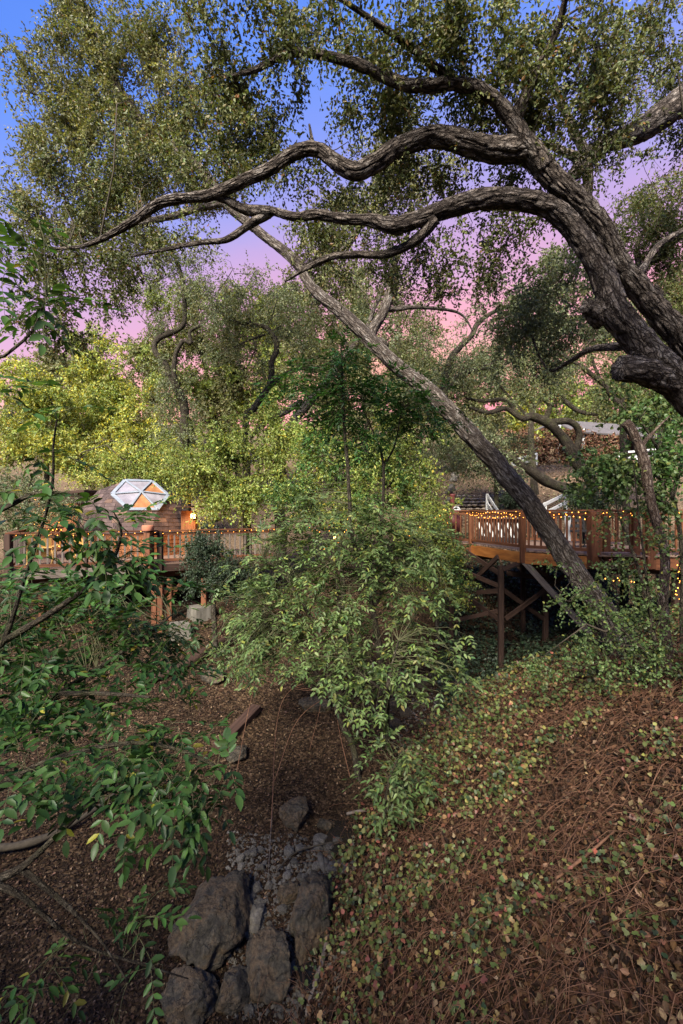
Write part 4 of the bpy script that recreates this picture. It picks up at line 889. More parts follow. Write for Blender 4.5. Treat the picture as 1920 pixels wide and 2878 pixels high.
# ================================================================== right bridge deck
ZR_T, ZR_D = 0.06, -1.02
def bridge():
    L_, A, B, C, D, E = (3.55, 15.4), (4.23, 14.9), (4.86, 12.2), (6.1, 10.95), (7.05, 10.85), (9.6, 10.75)
    dk = empty('timber_bridge_deck', (6.0, 13.0, tz(6, 13)), 'raised red brown timber deck with railing above the dark gully', 'deck')
    # boards run across the walkway; each is cut at the edge line
    ed = [(10.75, 8.3), (10.85, 7.05), (10.95, 6.1), (12.2, 4.86), (14.9, 4.23), (15.4, 3.55), (16.3, 3.4)]
    ys = [e[0] for e in ed]; xs = [e[1] for e in ed]
    y = 10.80
    while y < 16.3:
        x0 = float(np.interp(y, ys, xs))-0.02 if y > 10.95 else 6.1
        beam('deck_board', (x0, y, ZR_D-0.02), (9.6, y, ZR_D-0.02), 0.135, 0.038, 'wood_plank', dk)
        y += 0.143
    edge = [L_, A, B, C, D, E]
    for k in range(len(edge)-1):
        a, b = np.array(edge[k]), np.array(edge[k+1])
        beam('fascia', (*a, ZR_D-0.21), (*b, ZR_D-0.21), 0.045, 0.30, 'wood_amber' if k in (1, 2) else 'wood_red', dk)
    big = 0.16
    railing(dk, edge, ZR_T, ZR_D, None, posts=[(*A, 0.13), (*B, 0.13), (C[0]-0.02, C[1], 0.24), (C[0]+0.24, C[1]-0.03, big), (D[0]-0.05, D[1], big), (D[0]+0.28, D[1]-0.02, 0.20), (8.1, 10.80, 0.12), (L_[0], L_[1], 0.12)])
    # far railing on the other side of the walkway
    railing(dk, [(5.2, 17.2), (7.0, 15.2), (9.6, 14.4)], ZR_T-0.02, ZR_D, None, posts=[(5.2, 17.2, .12), (7.0, 15.2, .12), (8.3, 14.8, .12)])
    # substructure: rim joists, posts and braces
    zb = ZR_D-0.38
    for (a, b) in (((4.3, 14.6), (9.3, 14.6)), ((4.9, 12.5), (9.4, 12.5)), ((6.3, 11.2), (9.4, 11.2))):
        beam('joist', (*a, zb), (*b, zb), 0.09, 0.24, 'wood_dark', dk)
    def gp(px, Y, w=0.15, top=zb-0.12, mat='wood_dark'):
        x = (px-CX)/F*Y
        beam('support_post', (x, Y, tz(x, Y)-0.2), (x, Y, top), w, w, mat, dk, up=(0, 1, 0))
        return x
    gp(1408, 12.9, 0.14); gp(1268, 14.6, 0.13); gp(1533, 13.6, 0.14); gp(1900, 11.4, 0.15); gp(1795, 13.4, 0.15); gp(1470, 15.2, 0.13)
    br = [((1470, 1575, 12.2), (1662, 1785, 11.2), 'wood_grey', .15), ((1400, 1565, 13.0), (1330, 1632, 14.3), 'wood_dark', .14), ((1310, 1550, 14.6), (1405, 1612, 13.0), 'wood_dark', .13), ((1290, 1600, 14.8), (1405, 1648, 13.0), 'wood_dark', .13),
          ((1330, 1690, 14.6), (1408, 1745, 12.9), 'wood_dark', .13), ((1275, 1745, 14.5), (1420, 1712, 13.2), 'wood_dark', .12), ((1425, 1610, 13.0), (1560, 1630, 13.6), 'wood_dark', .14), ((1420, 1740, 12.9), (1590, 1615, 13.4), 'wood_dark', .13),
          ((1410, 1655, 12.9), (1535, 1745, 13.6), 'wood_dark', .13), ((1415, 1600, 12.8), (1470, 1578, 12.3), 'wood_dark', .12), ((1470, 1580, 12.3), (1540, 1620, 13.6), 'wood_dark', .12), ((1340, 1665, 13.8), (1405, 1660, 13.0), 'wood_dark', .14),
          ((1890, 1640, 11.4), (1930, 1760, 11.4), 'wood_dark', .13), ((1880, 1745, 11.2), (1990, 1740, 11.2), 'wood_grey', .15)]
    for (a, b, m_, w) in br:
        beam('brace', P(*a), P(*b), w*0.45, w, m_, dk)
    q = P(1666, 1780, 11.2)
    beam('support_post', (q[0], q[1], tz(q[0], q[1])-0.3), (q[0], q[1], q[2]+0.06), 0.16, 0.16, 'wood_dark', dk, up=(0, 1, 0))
    beam('step_board', P(1700, 1556, 10.4), P(1775, 1556, 10.4), 0.34, 0.05, 'wood_plank', dk)
    return edge
edge_r = bridge()
zt = ZR_T-0.075
string_lights('strand of warm bulbs wound along the bridge top rail', [[(3.55, 15.33, zt), (4.2, 14.83, zt), (4.5, 13.5, zt), (4.83, 12.12, zt), (5.5, 11.45, zt), (6.1, 10.83, zt), (7.0, 10.74, zt), (9.2, 10.66, zt)],
              [(4.2, 14.83, zt-0.1), (4.5, 13.5, zt-0.12), (4.83, 12.12, zt-0.1), (5.5, 11.45, zt-.1), (6.1, 10.83, zt-.12), (7.0, 10.74, zt-.1)]], step=0.15)
string_lights('strand of warm bulbs trailing over the bush at the bridge end', [[P(1120, 1530, 13.8), P(1180, 1480, 13.8), P(1235, 1445, 13.9), P(1250, 1425, 14)], [P(1250, 1432, 14.2), P(1262, 1500, 14.2), P(1255, 1560, 14.0)]], step=0.22)
string_lights('strand of warm bulbs hanging in the dark below the bridge', [[P(1700, 1618, 9.2), P(1735, 1628, 9.3), P(1785, 1636, 9.4)], [P(1905, 1590, 10.4), P(1908, 1630, 10.4), P(1900, 1665, 10.4), P(1912, 1680, 10.4), P(1925, 1700, 10.4)]], step=0.08)

# things on the bridge deck
def lathe(name, prof, seg=16):
    prof = np.array(prof, float); th = np.linspace(0, 2*math.pi, seg, endpoint=False)
    V = np.stack([prof[:, 0:1]*np.cos(th), prof[:, 0:1]*np.sin(th), np.repeat(prof[:, 1:2], seg, 1)], -1).reshape(-1, 3)
    n = len(prof); i = np.arange(n-1)[:, None]*seg; j = np.arange(seg)[None]; j2 = (j+1) % seg
    return mesh_np(name, V, np.stack([i+j, i+j2, i+seg+j2, i+seg+j], -1).reshape(-1, 4))
def chiminea():
    q = P(1272, 1530, 16.2)
    r = empty('patio_chimney', (q[0], q[1], ZR_D), 'burgundy metal chimney pipe standing behind the bridge rail', 'chimney')
    part('fire_body', lathe('fire_body', [(0.0, 0.25), (0.2, 0.27), (0.33, 0.45), (0.34, 0.75), (0.25, 1.0), (0.1, 1.1), (0.0, 1.12)]), M['burgundy'], r, False)
    part('pipe', lathe('pipe', [(0.09, 1.05), (0.09, 1.6), (0.1, 1.62), (0.1, 1.66), (0.0, 1.66)]), M['burgundy'], r, False)
    for a in (0, 2.1, 4.2):
        beam('leg', (q[0]+0.3*math.cos(a), q[1]+0.3*math.sin(a), ZR_D), (q[0]+0.2*math.cos(a), q[1]+0.2*math.sin(a), ZR_D+0.32), 0.04, 0.04, 'burgundy', r)
chiminea()
def lattice_cloche():
    q = P(1283, 1432, 15.6)
    r = empty('lattice_lantern', (q[0], q[1], ZR_T), 'white lattice dome lantern on the bridge cap rail', 'lantern')
    n = 8
    for k in range(n):
        a = 2*math.pi*k/n
        pts = [(0.13*math.cos(a+0.5*t)*math.cos(t), 0.13*math.sin(a+0.5*t)*math.cos(t), 0.12*math.sin(t)) for t in np.linspace(0, 1.5, 6)]
        v, f = tubes(np.array(pts)[None], np.full((1, 6), 0.011), 4)
        part('rib', mesh_np('rib', v, f), M['white'], r, False)
    part('rim', lathe('rim', [(0.12, 0.0), (0.15, 0.0), (0.15, 0.025), (0.12, 0.025)]), M['white'], r, False)
    part('stem', lathe('stem', [(0.03, -0.02), (0.03, 0.14), (0, 0.15)]), M['dark'], r, False)
lattice_cloche()
def slat_bench():
    a, b = P(1345, 1500, 16.0), P(1470, 1500, 14.6)
    r = empty('slat_bench', (float((a[0]+b[0])/2), float((a[1]+b[1])/2), ZR_D), 'dark bench with pale diagonal slats behind the bridge balusters', 'bench')
    zt_, zb_ = ZR_D+0.82, ZR_D+0.1
    A2, B2 = (a[0], a[1]), (b[0], b[1])
    beam('top_board', (*A2, zt_), (*B2, zt_), 0.30, 0.05, 'wood_grey', r)
    beam('frame', (*A2, zt_-0.09), (*B2, zt_-0.09), 0.05, 0.12, 'dark', r)
    beam('frame', (*A2, zb_), (*B2, zb_), 0.05, 0.14, 'dark', r)
    A_, B_ = np.array(A2), np.array(B2)
    for k in range(9):
        t0 = k/9.0; t1 = min(1, t0+0.13)
        p0 = A_+(B_-A_)*t0; p1 = A_+(B_-A_)*t1
        beam('slat', (*p0, zt_-0.15), (*p1, zb_+0.07), 0.02, 0.10, 'wood_grey' if k % 2 else 'white', r)
    for t in (0.02, 0.98):
        p0 = A_+(B_-A_)*t
        beam('leg', (*p0, ZR_D), (*p0, zb_-0.06), 0.07, 0.07, 'dark', r)
    o = beam('back_panel', (*(A_+np.array([0.03, .1])), (zt_+zb_)/2), (*(B_+np.array([0.03, .1])), (zt_+zb_)/2), 0.02, 0.6, 'dark', r)
slat_bench()
def dark_rack():
    q = P(1628, 1535, 12.9)
    r = empty('ladder_back_chair', (q[0], q[1], ZR_D), 'tall black ladder back chair with a white cloth beside the leaning oak', 'chair')
    for dx in (-0.24, 0.24):
        beam('back_post', (q[0]+dx, q[1]+0.2, ZR_D), (q[0]+dx, q[1]+0.24, ZR_D+1.0), 0.045, 0.05, 'dark', r)
        beam('leg', (q[0]+dx, q[1]-0.2, ZR_D), (q[0]+dx, q[1]-0.2, ZR_D+0.46), 0.045, 0.05, 'dark', r)
    beam('seat', (q[0]-0.28, q[1], ZR_D+0.48), (q[0]+0.28, q[1], ZR_D+0.48), 0.46, 0.05, 'dark', r)
    for z in (0.62, 0.78, 0.94):
        beam('back_slat', (q[0]-0.24, q[1]+0.22, ZR_D+z), (q[0]+0.24, q[1]+0.22, ZR_D+z), 0.02, 0.09, 'dark', r)
    th = np.linspace(0, 1, 9)
    g = np.array([[(-0.33+0.015*math.sin(9*t+3*s), -0.16+0.3*s, 0.92-0.72*t+0.02*math.sin(6*s)) for s in np.linspace(0, 1, 5)] for t in th]).reshape(-1, 3)
    i = np.arange(4)[None]+5*np.arange(8)[:, None]
    part('cloth', mesh_np('cloth', g, np.stack([i, i+1, i+6, i+5], -1).reshape(-1, 4)), M['white'], r, False)
dark_rack()
def pot(label, q, s):
    r = empty('plant_pot', (q[0], q[1], q[2]), label, 'pot')
    part('pot_body', lathe('pot_body', np.array([(0, 0), (0.13, 0), (0.19, 0.26), (0.21, 0.26), (0.21, 0.32), (0.17, 0.32), (0.16, 0.27), (0, 0.27)])*s), M['terracotta'], r, False)
    r2 = np.random.default_rng(5)
    O = np.zeros((60, 3))+np.array([0, 0, 0.27*s]); D = unit(rdir(60, r2)+np.array([0, 0, 1.2]))
    v, f, c = leaves(O, D, rdir(60, r2), np.full(60, 0.28*s), np.full(60, 0.05*s), 'oak', palette(60, GREEN, r2))
    part('foliage', mesh_np('pot_leaves', v, f, c), M['leaf'], r, False)
pot('terracotta pot with grassy leaves on the bridge beyond the thick corner posts', (7.3, 13.2, ZR_D), 1.1)

# ================================================================== left deck with the dome
ZL_T, ZL_D = -0.545, -1.545
def left_deck():
    A, B, C = (-8.74, 11.95), (-5.57, 13.7), (-2.3, 15.6)
    dk = empty('timber_deck', (-6.5, 15.0, tz(-6.5, 15)), 'weathered timber deck with railing around the domed hut', 'deck')
    u = np.array(B)-np.array(A); L1 = np.linalg.norm(u); u /= L1; nrm = np.array([-u[1], u[0]])
    v = np.array(C)-np.array(B); L2 = np.linalg.norm(v); v /= L2; nv = np.array([-v[1], v[0]])
    # boards parallel to each edge, stepping back
    for k in range(52):
        o = nrm*(0.07+0.142*k)
        a = np.array(A)+o-u*0.1; b = np.array(B)+o+u*0.0
        beam('deck_board', (*a, ZL_D-0.02), (*b, ZL_D-0.02), 0.134, 0.038, 'wood_plank', dk)
    for k in range(30):
        o = nv*(0.07+0.142*k)
        a = np.array(B)+o+v*0.02; b = np.array(C)+o
        beam('deck_board', (*a, ZL_D-0.024), (*b, ZL_D-0.024), 0.134, 0.038, 'wood_plank', dk)
    for a, b, m_ in ((A, B, 'wood_grey'), (B, C, 'wood_dark')):
        beam('fascia', (*a, ZL_D-0.15), (*b, ZL_D-0.15), 0.05, 0.22, m_, dk)
    A2 = tuple(np.array(A)+nrm*4.5)
    railing(dk, [A2, A, B, C], ZL_T, ZL_D, None, mats=('wood_red', 'wood_grey', 'wood_dark'), bal_step=0.17, posts=[(*A, 0.16), (B[0]-0.14, B[1]-0.07, 0.15), (B[0]+0.09, B[1]+0.06, 0.15), (-4.0, 14.62, 0.12), (-2.3, 15.6, 0.12), (-7.2, 12.82, 0.1)], drop=0.28, low=0.09)
    # back railing on the far side
    railing(dk, [(-12.4, 17.5), (-9.2, 18.6)], ZL_T, ZL_D, None, mats=('wood_red', 'wood_amber', 'wood_red'), posts=[(-12.4, 17.5, .12), (-10.8, 18.05, .12), (-9.2, 18.6, .12)])
    beam('corner_post', (B[0]-0.13, B[1]-0.3, ZL_D-0.3), (B[0]-0.13, B[1]-0.3, ZL_T-0.045), 0.19, 0.19, 'wood_red', dk, up=(0, 1, 0))
    zb = ZL_D-0.36
    for (a, b) in (((-8.6, 12.5), (-5.5, 14.2)), ((-5.5, 14.2), (-2.4, 16.0)), ((-8.9, 14.5), (-4.0, 16.6))):
        beam('joist', (*a, zb), (*b, zb), 0.1, 0.2, 'wood_red', dk)
    for px, Y, foot in ((478, 13.9, 0), (435, 13.5, 0), (452, 13.0, 0), (574, 14.0, 1), (260, 13.2, 0), (120, 12.8, 0), (350, 15.5, 0), (650, 15.8, 0)):
        x = (px-CX)/F*Y
        zg = tz(x, Y)-0.2 if not foot else -2.92
        beam('support_post', (x, Y, zg), (x, Y, zb-0.1), 0.15, 0.15, 'wood_red', dk, up=(0, 1, 0))
        if px in (478, 576, 260):
            for s in (-1, 1):
                beam('brace', (x+s*0.06, Y+s*0.02, zb-0.62), (x+s*0.42, Y+s*0.22, zb-0.10), 0.05, 0.10, 'wood_red', dk)
    return A, B, C
A_l, B_l, C_l = left_deck()
zt = ZL_T-0.06
string_lights('strand of warm bulbs along the dome deck rail', [[(-8.7, 11.88, zt), (-7.1, 12.77, zt), (-5.55, 13.62, zt), (-4.0, 14.5, zt), (-2.3, 15.5, zt)]], step=0.2, r=0.009)
string_lights('tangle of warm bulbs glowing behind the left foliage', [[P(60, 1460, 15.5), P(95, 1440, 15.6), P(75, 1425, 15.7), P(110, 1450, 15.6), P(120, 1428, 15.7), P(90, 1465, 15.5), P(135, 1490, 15.4), P(170, 1488, 15.3), P(185, 1505, 15.2), P(200, 1480, 15.3), P(165, 1470, 15.3)], [P(150, 1540, 14.5), P(210, 1525, 14.5), P(212, 1562, 14.5)], [P(40, 1475, 15.4), P(60, 1430, 15.4), P(100, 1410, 15.4), P(130, 1445, 15.3)]], step=0.2, r=0.014)
string_lights('strand of warm bulbs twisting by the stone path in the centre', [[P(860, 1480, 14.2), P(890, 1488, 14.2), P(955, 1480, 14.4), P(975, 1455, 14.4), P(970, 1500, 14.3), P(940, 1530, 14.1), P(900, 1540, 14.0)]], step=0.14, r=0.011)

_r = empty('clay_cylinder', (B_l[0]-0.13, B_l[1]-0.3, ZL_T-0.015), 'short terracotta cylinder capping the corner post of the dome deck', 'pot')
part('body', lathe('clay_body', [(0.0, 0.0), (0.16, 0.0), (0.17, 0.02), (0.17, 0.14), (0.155, 0.17), (0.0, 0.175)], 20), M['terracotta'], _r, False)
def adirondack(label, q, rz):
    r = empty('garden_chair', (q[0], q[1], q[2]), label, 'chair')
    r.rotation_euler = (0, 0, rz)
    def lb(name, p, e, w, h, up=(0, 0, 1)):
        o = beam(name, p, e, w, h, 'wood_yellow', None, up)
        mw = o.matrix_world.copy(); o.parent = r; o.matrix_basis = mw
    for k in range(5):
        x = (k-2)*0.115
        lb('back_slat', (x*0.8, 0.18, 0.25), (x*1.15, 0.52, 1.0-0.03*abs(k-2)**1.6), 0.10, 0.02, up=(0, -1, 0.4))
    for k in range(5):
        y = -0.32+k*0.12
        lb('seat_slat', (-0.27, y, 0.40-0.10*k/4), (0.27, y, 0.40-0.10*k/4), 0.11, 0.02)
    for s in (-1, 1):
        lb('arm', (s*0.34, -0.38, 0.56), (s*0.34, 0.36, 0.56), 0.14, 0.022)
        lb('front_leg', (s*0.31, -0.34, 0.0), (s*0.31, -0.34, 0.55), 0.1, 0.025, up=(1, 0, 0))
        lb('rear_leg', (s*0.29, -0.36, 0.36), (s*0.29, 0.50, 0.02), 0.025, 0.12)
        lb('arm_support', (s*0.31, 0.28, 0.15), (s*0.31, 0.28, 0.55), 0.07, 0.025, up=(1, 0, 0))
    lb('back_brace', (-0.3, 0.36, 0.53), (0.3, 0.36, 0.53), 0.06, 0.03)
    return r
adirondack('yellow slatted garden chair seen from behind on the dome deck', P(118, 1588, 13.2)*np.array([1, 1, 0])+np.array([0, 0, ZL_D]), math.radians(205))
adirondack('second yellow garden chair half hidden by leaves near the dome wall', P(255, 1575, 14.6)*np.array([1, 1, 0])+np.array([0, 0, ZL_D]), math.radians(150))

def dome():
    Y0 = 17.4; C = np.array([(384-CX)/F*Y0, Y0, -0.80]); R = (1439-1345)/F*Y0+0.80
    R = float(R)
    base = (float(C[0]), float(C[1]), ZL_D)
    d = empty('geodesic_dome_hut', base, 'shingled geodesic dome hut with a six sided skylight on the timber deck', 'hut')
    def onsphere(px, py):
        v = np.array([(px-CX)/F, 1.0, -(py-CY)/F]); v /= np.linalg.norm(v)
        b = v@C; disc = b*b-(C@C-R*R)
        return v*(b-math.sqrt(max(disc, 0)))
    hexp = [onsphere(*p) for p in ((313.6, 1388.5), (343.7, 1353), (423, 1356), (475, 1392.5), (447.5, 1432.7), (369, 1432.7))]
    # the ray pixels give the hexagon; settle it on the sphere as a regular one about its mean axis
    ax = unit(np.mean([h-C for h in hexp], 0)); ax = ax/np.linalg.norm(ax)
    ang = np.mean([math.acos(np.clip(unit(h-C)@ax, -1, 1)) for h in hexp])
    e1 = unit(np.cross(ax, [0, 0, 1.0])); e2 = np.cross(ax, e1)
    hexp = []
    for k in range(6):
        a = math.pi/3*k
        hexp.append(C+R*(ax*math.cos(ang)+(e1*math.cos(a)+e2*math.sin(a))*math.sin(ang)))
    hc = C+R*ax*(math.cos(ang)+0.06)
    pts = list(hexp)
    pts.append(C+np.array([0, 0, R*1.0]))
    for el, n, off in ((0, 10, 0.0), (24, 10, 0.5), (50, 6, 0.3)):
        for k in range(n):
            a = 2*math.pi*(k+off)/n+math.radians(-90)
            p = C+R*np.array([math.cos(a)*math.cos(math.radians(el)), math.sin(a)*math.cos(math.radians(el)), math.sin(math.radians(el))])
            if math.acos(np.clip(unit(p-C)@ax, -1, 1)) > ang+math.radians(11): pts.append(p)
    bm = bmesh.new()
    vs = [bm.verts.new(p) for p in pts]
    bm.verts.ensure_lookup_table()
    bmesh.ops.convex_hull(bm, input=bm.verts)
    bm.verts.index_update()
    tris = [tuple(np.array(v.co) for v in f.verts) for f in bm.faces]
    keep = []
    hs = [Vector(h) for h in hexp]
    for f in list(bm.faces):
        if all(min((v.co-h).length for h in hs) < 1e-3 for v in f.verts): bm.faces.remove(f)
        elif f.calc_center_median().z < C[2]+0.02: bm.faces.remove(f)
        else: keep.append(tuple(np.array(v.co) for v in f.verts))
    me = bpy.data.meshes.new('roof_shell'); bm.to_mesh(me); bm.free()
    shell = part('roof', me, M['shingle'], d)
    # shingles, course by course, on the facets that can be seen
    def clip(poly, tri, n):
        for k in range(3):
            a, b = tri[k], tri[(k+1) % 3]
            inn = np.cross(n, b-a)
            out = []
            for i in range(len(poly)):
                p, q = poly[i], poly[(i+1) % len(poly)]
                dp, dq = (p-a)@inn, (q-a)@inn
                if dp >= 0: out.append(p)
                if dp*dq < 0: out.append(p+(q-p)*(dp/(dp-dq)))
            poly = out
            if len(poly) < 3: return None
        return poly
    cnt = 0
    rs = random.Random(4)
    def shingles(tri, parent, expo, wid, th, mats, name, lim):
        nonlocal cnt
        n = np.cross(tri[1]-tri[0], tri[2]-tri[0]); n = n/np.linalg.norm(n)
        cen = sum(tri)/3
        if n@(cen-C) < 0: n = -n; tri = (tri[0], tri[2], tri[1])
        if n@(-cen) < 0.02: return
        upv = np.array([0, 0, 1.0])-n*n[2]
        if np.linalg.norm(upv) < 1e-3: return
        upv /= np.linalg.norm(upv); sd = np.cross(upv, n)
        ss = [t@sd for t in tri]; us = [t@upv for t in tri]
        pl = cen@n
        u = min(us); row = 0
        while u < max(us):
            s = min(ss)-rs.random()*wid
            while s < max(ss):
                w = wid*rs.uniform(0.75, 1.25)
                q = [upv*a+sd*b+n*pl for a, b in ((u, s+0.006), (u, s+w-0.006), (u+expo*1.0, s+w-0.006), (u+expo*1.0, s+0.006))]
                # orientation as the triangle
                if np.cross(q[1]-q[0], q[2]-q[0])@n < 0: q = q[::-1]
                poly = clip(q, tri, n)
                s += w
                if not poly or cnt >= lim: continue
                poly = np.array(poly)
                ar = sum(np.linalg.norm(np.cross(poly[i]-poly[0], poly[i+1]-poly[0])) for i in range(1, len(poly)-1))/2
                if ar < 0.003: continue
                k = len(poly)
                lift = th*(1.0-((poly@upv)-u)/expo*0.65)*rs.uniform(0.8, 1.3)
                top = poly+n*lift[:, None]+n*0.002
                bot = poly-n*0.004
                V = np.vstack([top, bot])
                m_ = bpy.data.meshes.new(name)
                fs = [list(range(k))]+[[i, i+k, (i+1) % k+k, (i+1) % k] for i in range(k)]
                m_.from_pydata([tuple(v) for v in V], [], fs); m_.update()
                o = part(name, m_, M[mats[0] if rs.random() > 0.09 else mats[1]], parent)
                cnt += 1
            u += expo; row += 1
    for t in sorted(keep, key=lambda t: np.linalg.norm(sum(t)/3)):
        shingles(t, shell, 0.15, 0.30, 0.016, ('shingle', 'shingle_tan'), 'shingle', 290)
    # skylight: six panes in an aluminium frame
    sk = part('skylight', mesh_np('skylight_curb', np.array(hexp+[hc]), np.array([[k, (k+1) % 6, 6] for k in range(6)])*1), None, d)
    m, n_, l_, out = new_mat('skylight_glass')
    p = N(n_, 'ShaderNodeBsdfPrincipled'); p.inputs['Base Color'].default_value = (0.55, 0.52, 0.56, 1); p.inputs['Roughness'].default_value = 0.12; p.inputs['Specular IOR Level'].default_value = 0.8
    tcx = N(n_, 'ShaderNodeTexCoord'); nx = N(n_, 'ShaderNodeTexNoise'); nx.inputs['Scale'].default_value = 2.5; nx.inputs['Detail'].default_value = 6
    l_.new(tcx.outputs['Object'], nx.inputs[0]); cc = ramp(n_, l_, nx.outputs[0], [(0.35, (0.17, 0.155, 0.17)), (0.7, (0.3, 0.275, 0.3))]); l_.new(cc, p.inputs['Base Color'])
    l_.new(p.outputs[0], out.inputs[0]); M['skyglass'] = m
    m2, n_, l_, out = new_mat('amber_skylight_glass')
    p = N(n_, 'ShaderNodeBsdfPrincipled'); p.inputs['Roughness'].default_value = 0.15; p.inputs['Specular IOR Level'].default_value = 0.6
    tcx = N(n_, 'ShaderNodeTexCoord'); nx = N(n_, 'ShaderNodeTexNoise'); nx.inputs['Scale'].default_value = 5; nx.inputs['Detail'].default_value = 8
    l_.new(tcx.outputs['Object'], nx.inputs[0]); cc = ramp(n_, l_, nx.outputs[0], [(0.3, (0.24, 0.10, 0.035)), (0.7, (0.38, 0.18, 0.07))]); l_.new(cc, p.inputs['Base Color'])
    l_.new(p.outputs[0], out.inputs[0]); M['amberglass'] = m2
    sk.data.materials.append(M['shingle'])
    H = [np.array(h) for h in hexp]
    cent = sum(H)/6
    order = sorted(range(6), key=lambda k: (H[k]+H[(k+1) % 6])[2])
    low = order[0]
    for k in range(6):
        a, b = H[k], H[(k+1) % 6]
        tri = np.array([a, b, hc]); g = tri.mean(0)
        nn = np.cross(b-a, hc-a); nn /= np.linalg.norm(nn)
        if nn@(g-C) < 0: nn = -nn
        q = g+(tri-g)*0.86+nn*0.025
        pm = bpy.data.meshes.new('pane')
        V = np.vstack([q, q-nn*0.02]); pm.from_pydata([tuple(v) for v in V], [], [(0, 1, 2), (3, 5, 4), (0, 3, 4, 1), (1, 4, 5, 2), (2, 5, 3, 0)]); pm.update()
        amber = (k == low) or (k == max(order[3:5], key=lambda q: (H[q]+H[(q+1) % 6])[0]))
        part('pane', pm, M['amberglass' if amber else 'skyglass'], sk)
        o = beam('outer_frame', a+nn*0.03, b+nn*0.03, 0.12, 0.06, 'frame_metal', None, up=tuple(nn)); mw = o.matrix_world.copy(); o.parent = sk; o.matrix_basis = mw
        o = beam('glazing_bar', a+nn*0.045, hc+nn*0.045, 0.06, 0.05, 'frame_metal', None, up=tuple(nn)); mw = o.matrix_world.copy(); o.parent = sk; o.matrix_basis = mw
    # low wall ring below the dome, clad in cedar shakes
    cnt = 0
    ring = [(C[0]+R*1.0*math.cos(2*math.pi*k/10-math.pi/2), C[1]+R*1.0*math.sin(2*math.pi*k/10-math.pi/2)) for k in range(10)]
    V = [(x, y, ZL_D) for x, y in ring]+[(x, y, C[2]+0.03) for x, y in ring]
    wm = bpy.data.meshes.new('wall'); wm.from_pydata([tuple(map(float, v)) for v in V], [], [(k, (k+1) % 10, (k+1) % 10+10, k+10) for k in range(10)]); wm.update()
    wall = part('wall', wm, M['cedar'], d)
    for k in range(10):
        a, b = ring[k], ring[(k+1) % 10]
        p0, p1 = np.array([*a, ZL_D]), np.array([*b, ZL_D]); p2, p3 = np.array([*b, C[2]+0.03]), np.array([*a, C[2]+0.03])
        shingles((p0, p1, p2), wall, 0.14, 0.16, 0.02, ('cedar', 'cedar'), 'shake', 250)
        shingles((p0, p2, p3), wall, 0.14, 0.16, 0.02, ('cedar', 'cedar'), 'shake', 250)
    # porch wall with its lamp on the right, flat roofed wing on the left
    q0, q1 = P(512, 1500, 16.6), P(552, 1500, 16.3)
    porch = beam('porch_wall', (q0[0], q0[1], -0.75), (q1[0], q1[1], -0.75), 0.12, 1.6, 'cedar', d)
    beam('porch_roof', P(500, 1424, 16.5), P(566, 1424, 16.2), 0.9, 0.06, 'wood_dark', d)
    e0, e1 = P(190, 1392, 17.6), P(300, 1384, 17.2)
    beam('wing_roof', e0, e1, 2.2, 0.10, 'wood_dark', d)
    f0, f1 = P(110, 1460, 18.2), P(270, 1460, 17.8)
    beam('wing_wall', (f0[0], f0[1], -0.6), (f1[0], f1[1], -0.6), 0.12, 1.9, 'cedar', d)
    w0 = P(140, 1440, 17.3)
    return C, R
DC, DR = dome()
def wall_lamp(label, q, size, power):
    r = empty('wall_lamp', (q[0], q[1], q[2]), label, 'lamp')
    s = size
    bm = bmesh.new(); bmesh.ops.create_cube(bm, size=1); bmesh.ops.scale(bm, vec=(s, s, 1.35*s), verts=bm.verts); bmesh.ops.bevel(bm, geom=list(bm.edges), offset=s*0.12, segments=2, affect='EDGES')
    me = bpy.data.meshes.new('glass'); bm.to_mesh(me); bm.free()
    o = part('glass', me, M['lamp'], r, False)
    part('cap', lathe('cap', [(0, 1.05*s), (0.35*s, 0.95*s), (0.8*s, 0.72*s), (0.8*s, 0.68*s), (0, 0.68*s)], 8), M['wire'], r, False)
    part('bracket', lathe('bracket', [(0, -0.95*s), (0.3*s, -0.9*s), (0.7*s, -0.72*s), (0.7*s, -0.68*s), (0, -0.68*s)], 8), M['wire'], r, False)
    ld = bpy.data.lights.new('lamp_light', 'POINT'); ld.energy = power; ld.color = (1.0, 0.5, 0.15); ld.shadow_soft_size = 0.1
    lo = bpy.data.objects.new('lamp_light', ld); COL.objects.link(lo); lo.parent = r; lo.location = (-0.02, -0.28, 0)
wall_lamp('lit amber wall lantern on the porch beside the dome', P(543, 1450, 16.15), 0.13, 18)
wall_lamp('small lit garden lamp by the stone path in the centre', P(941, 1511, 13.6), 0.06, 5)

# ================================================================== hillside: stone steps, white rails, porch house
def stone(name, size, seed, parent=None, mat='rock_grey', sub=2, flat=0.0, cuts=5):
    bm = bmesh.new(); bmesh.ops.create_icosphere(bm, subdivisions=sub, radius=1.0)
    V = np.array([v.co[:] for v in bm.verts])
    r = np.random.default_rng(seed)
    n = unit(V)
    k = 1+0.22*fbm(n*1.1+seed*5.3, 2)+0.10*fbm(n*3.1+seed, 2)
    V = n*k[:, None]
    for c in range(cuts):                              # a few broken faces
        d = rdir(1, r)[0]; o = r.uniform(0.62, 0.85)
        s = V@d
        V = V-np.where(s > o, (s-o)*0.88, 0)[:, None]*d
    if sub >= 4:
        V = V*(1+0.06*fbm(V*3.5+seed, 3)[:, None]+0.075*(np.abs(fbm(V*4.5+seed, 3))-0.3)[:, None]+0.012*fbm(V*18+seed, 2)[:, None])
    V = V*np.array(size)
    for v, p in zip(bm.verts, V): v.co = p
    me = bpy.data.meshes.new(name); bm.to_mesh(me); bm.free()
    me.polygons.foreach_set('use_smooth', np.full(len(me.polygons), sub >= 4, dtype=bool))
    me.materials.append(M[mat])
    return me
STONES = [stone('stone', (1, 1, 1), 100+k, mat='rock_grey', sub=2) for k in range(8)]
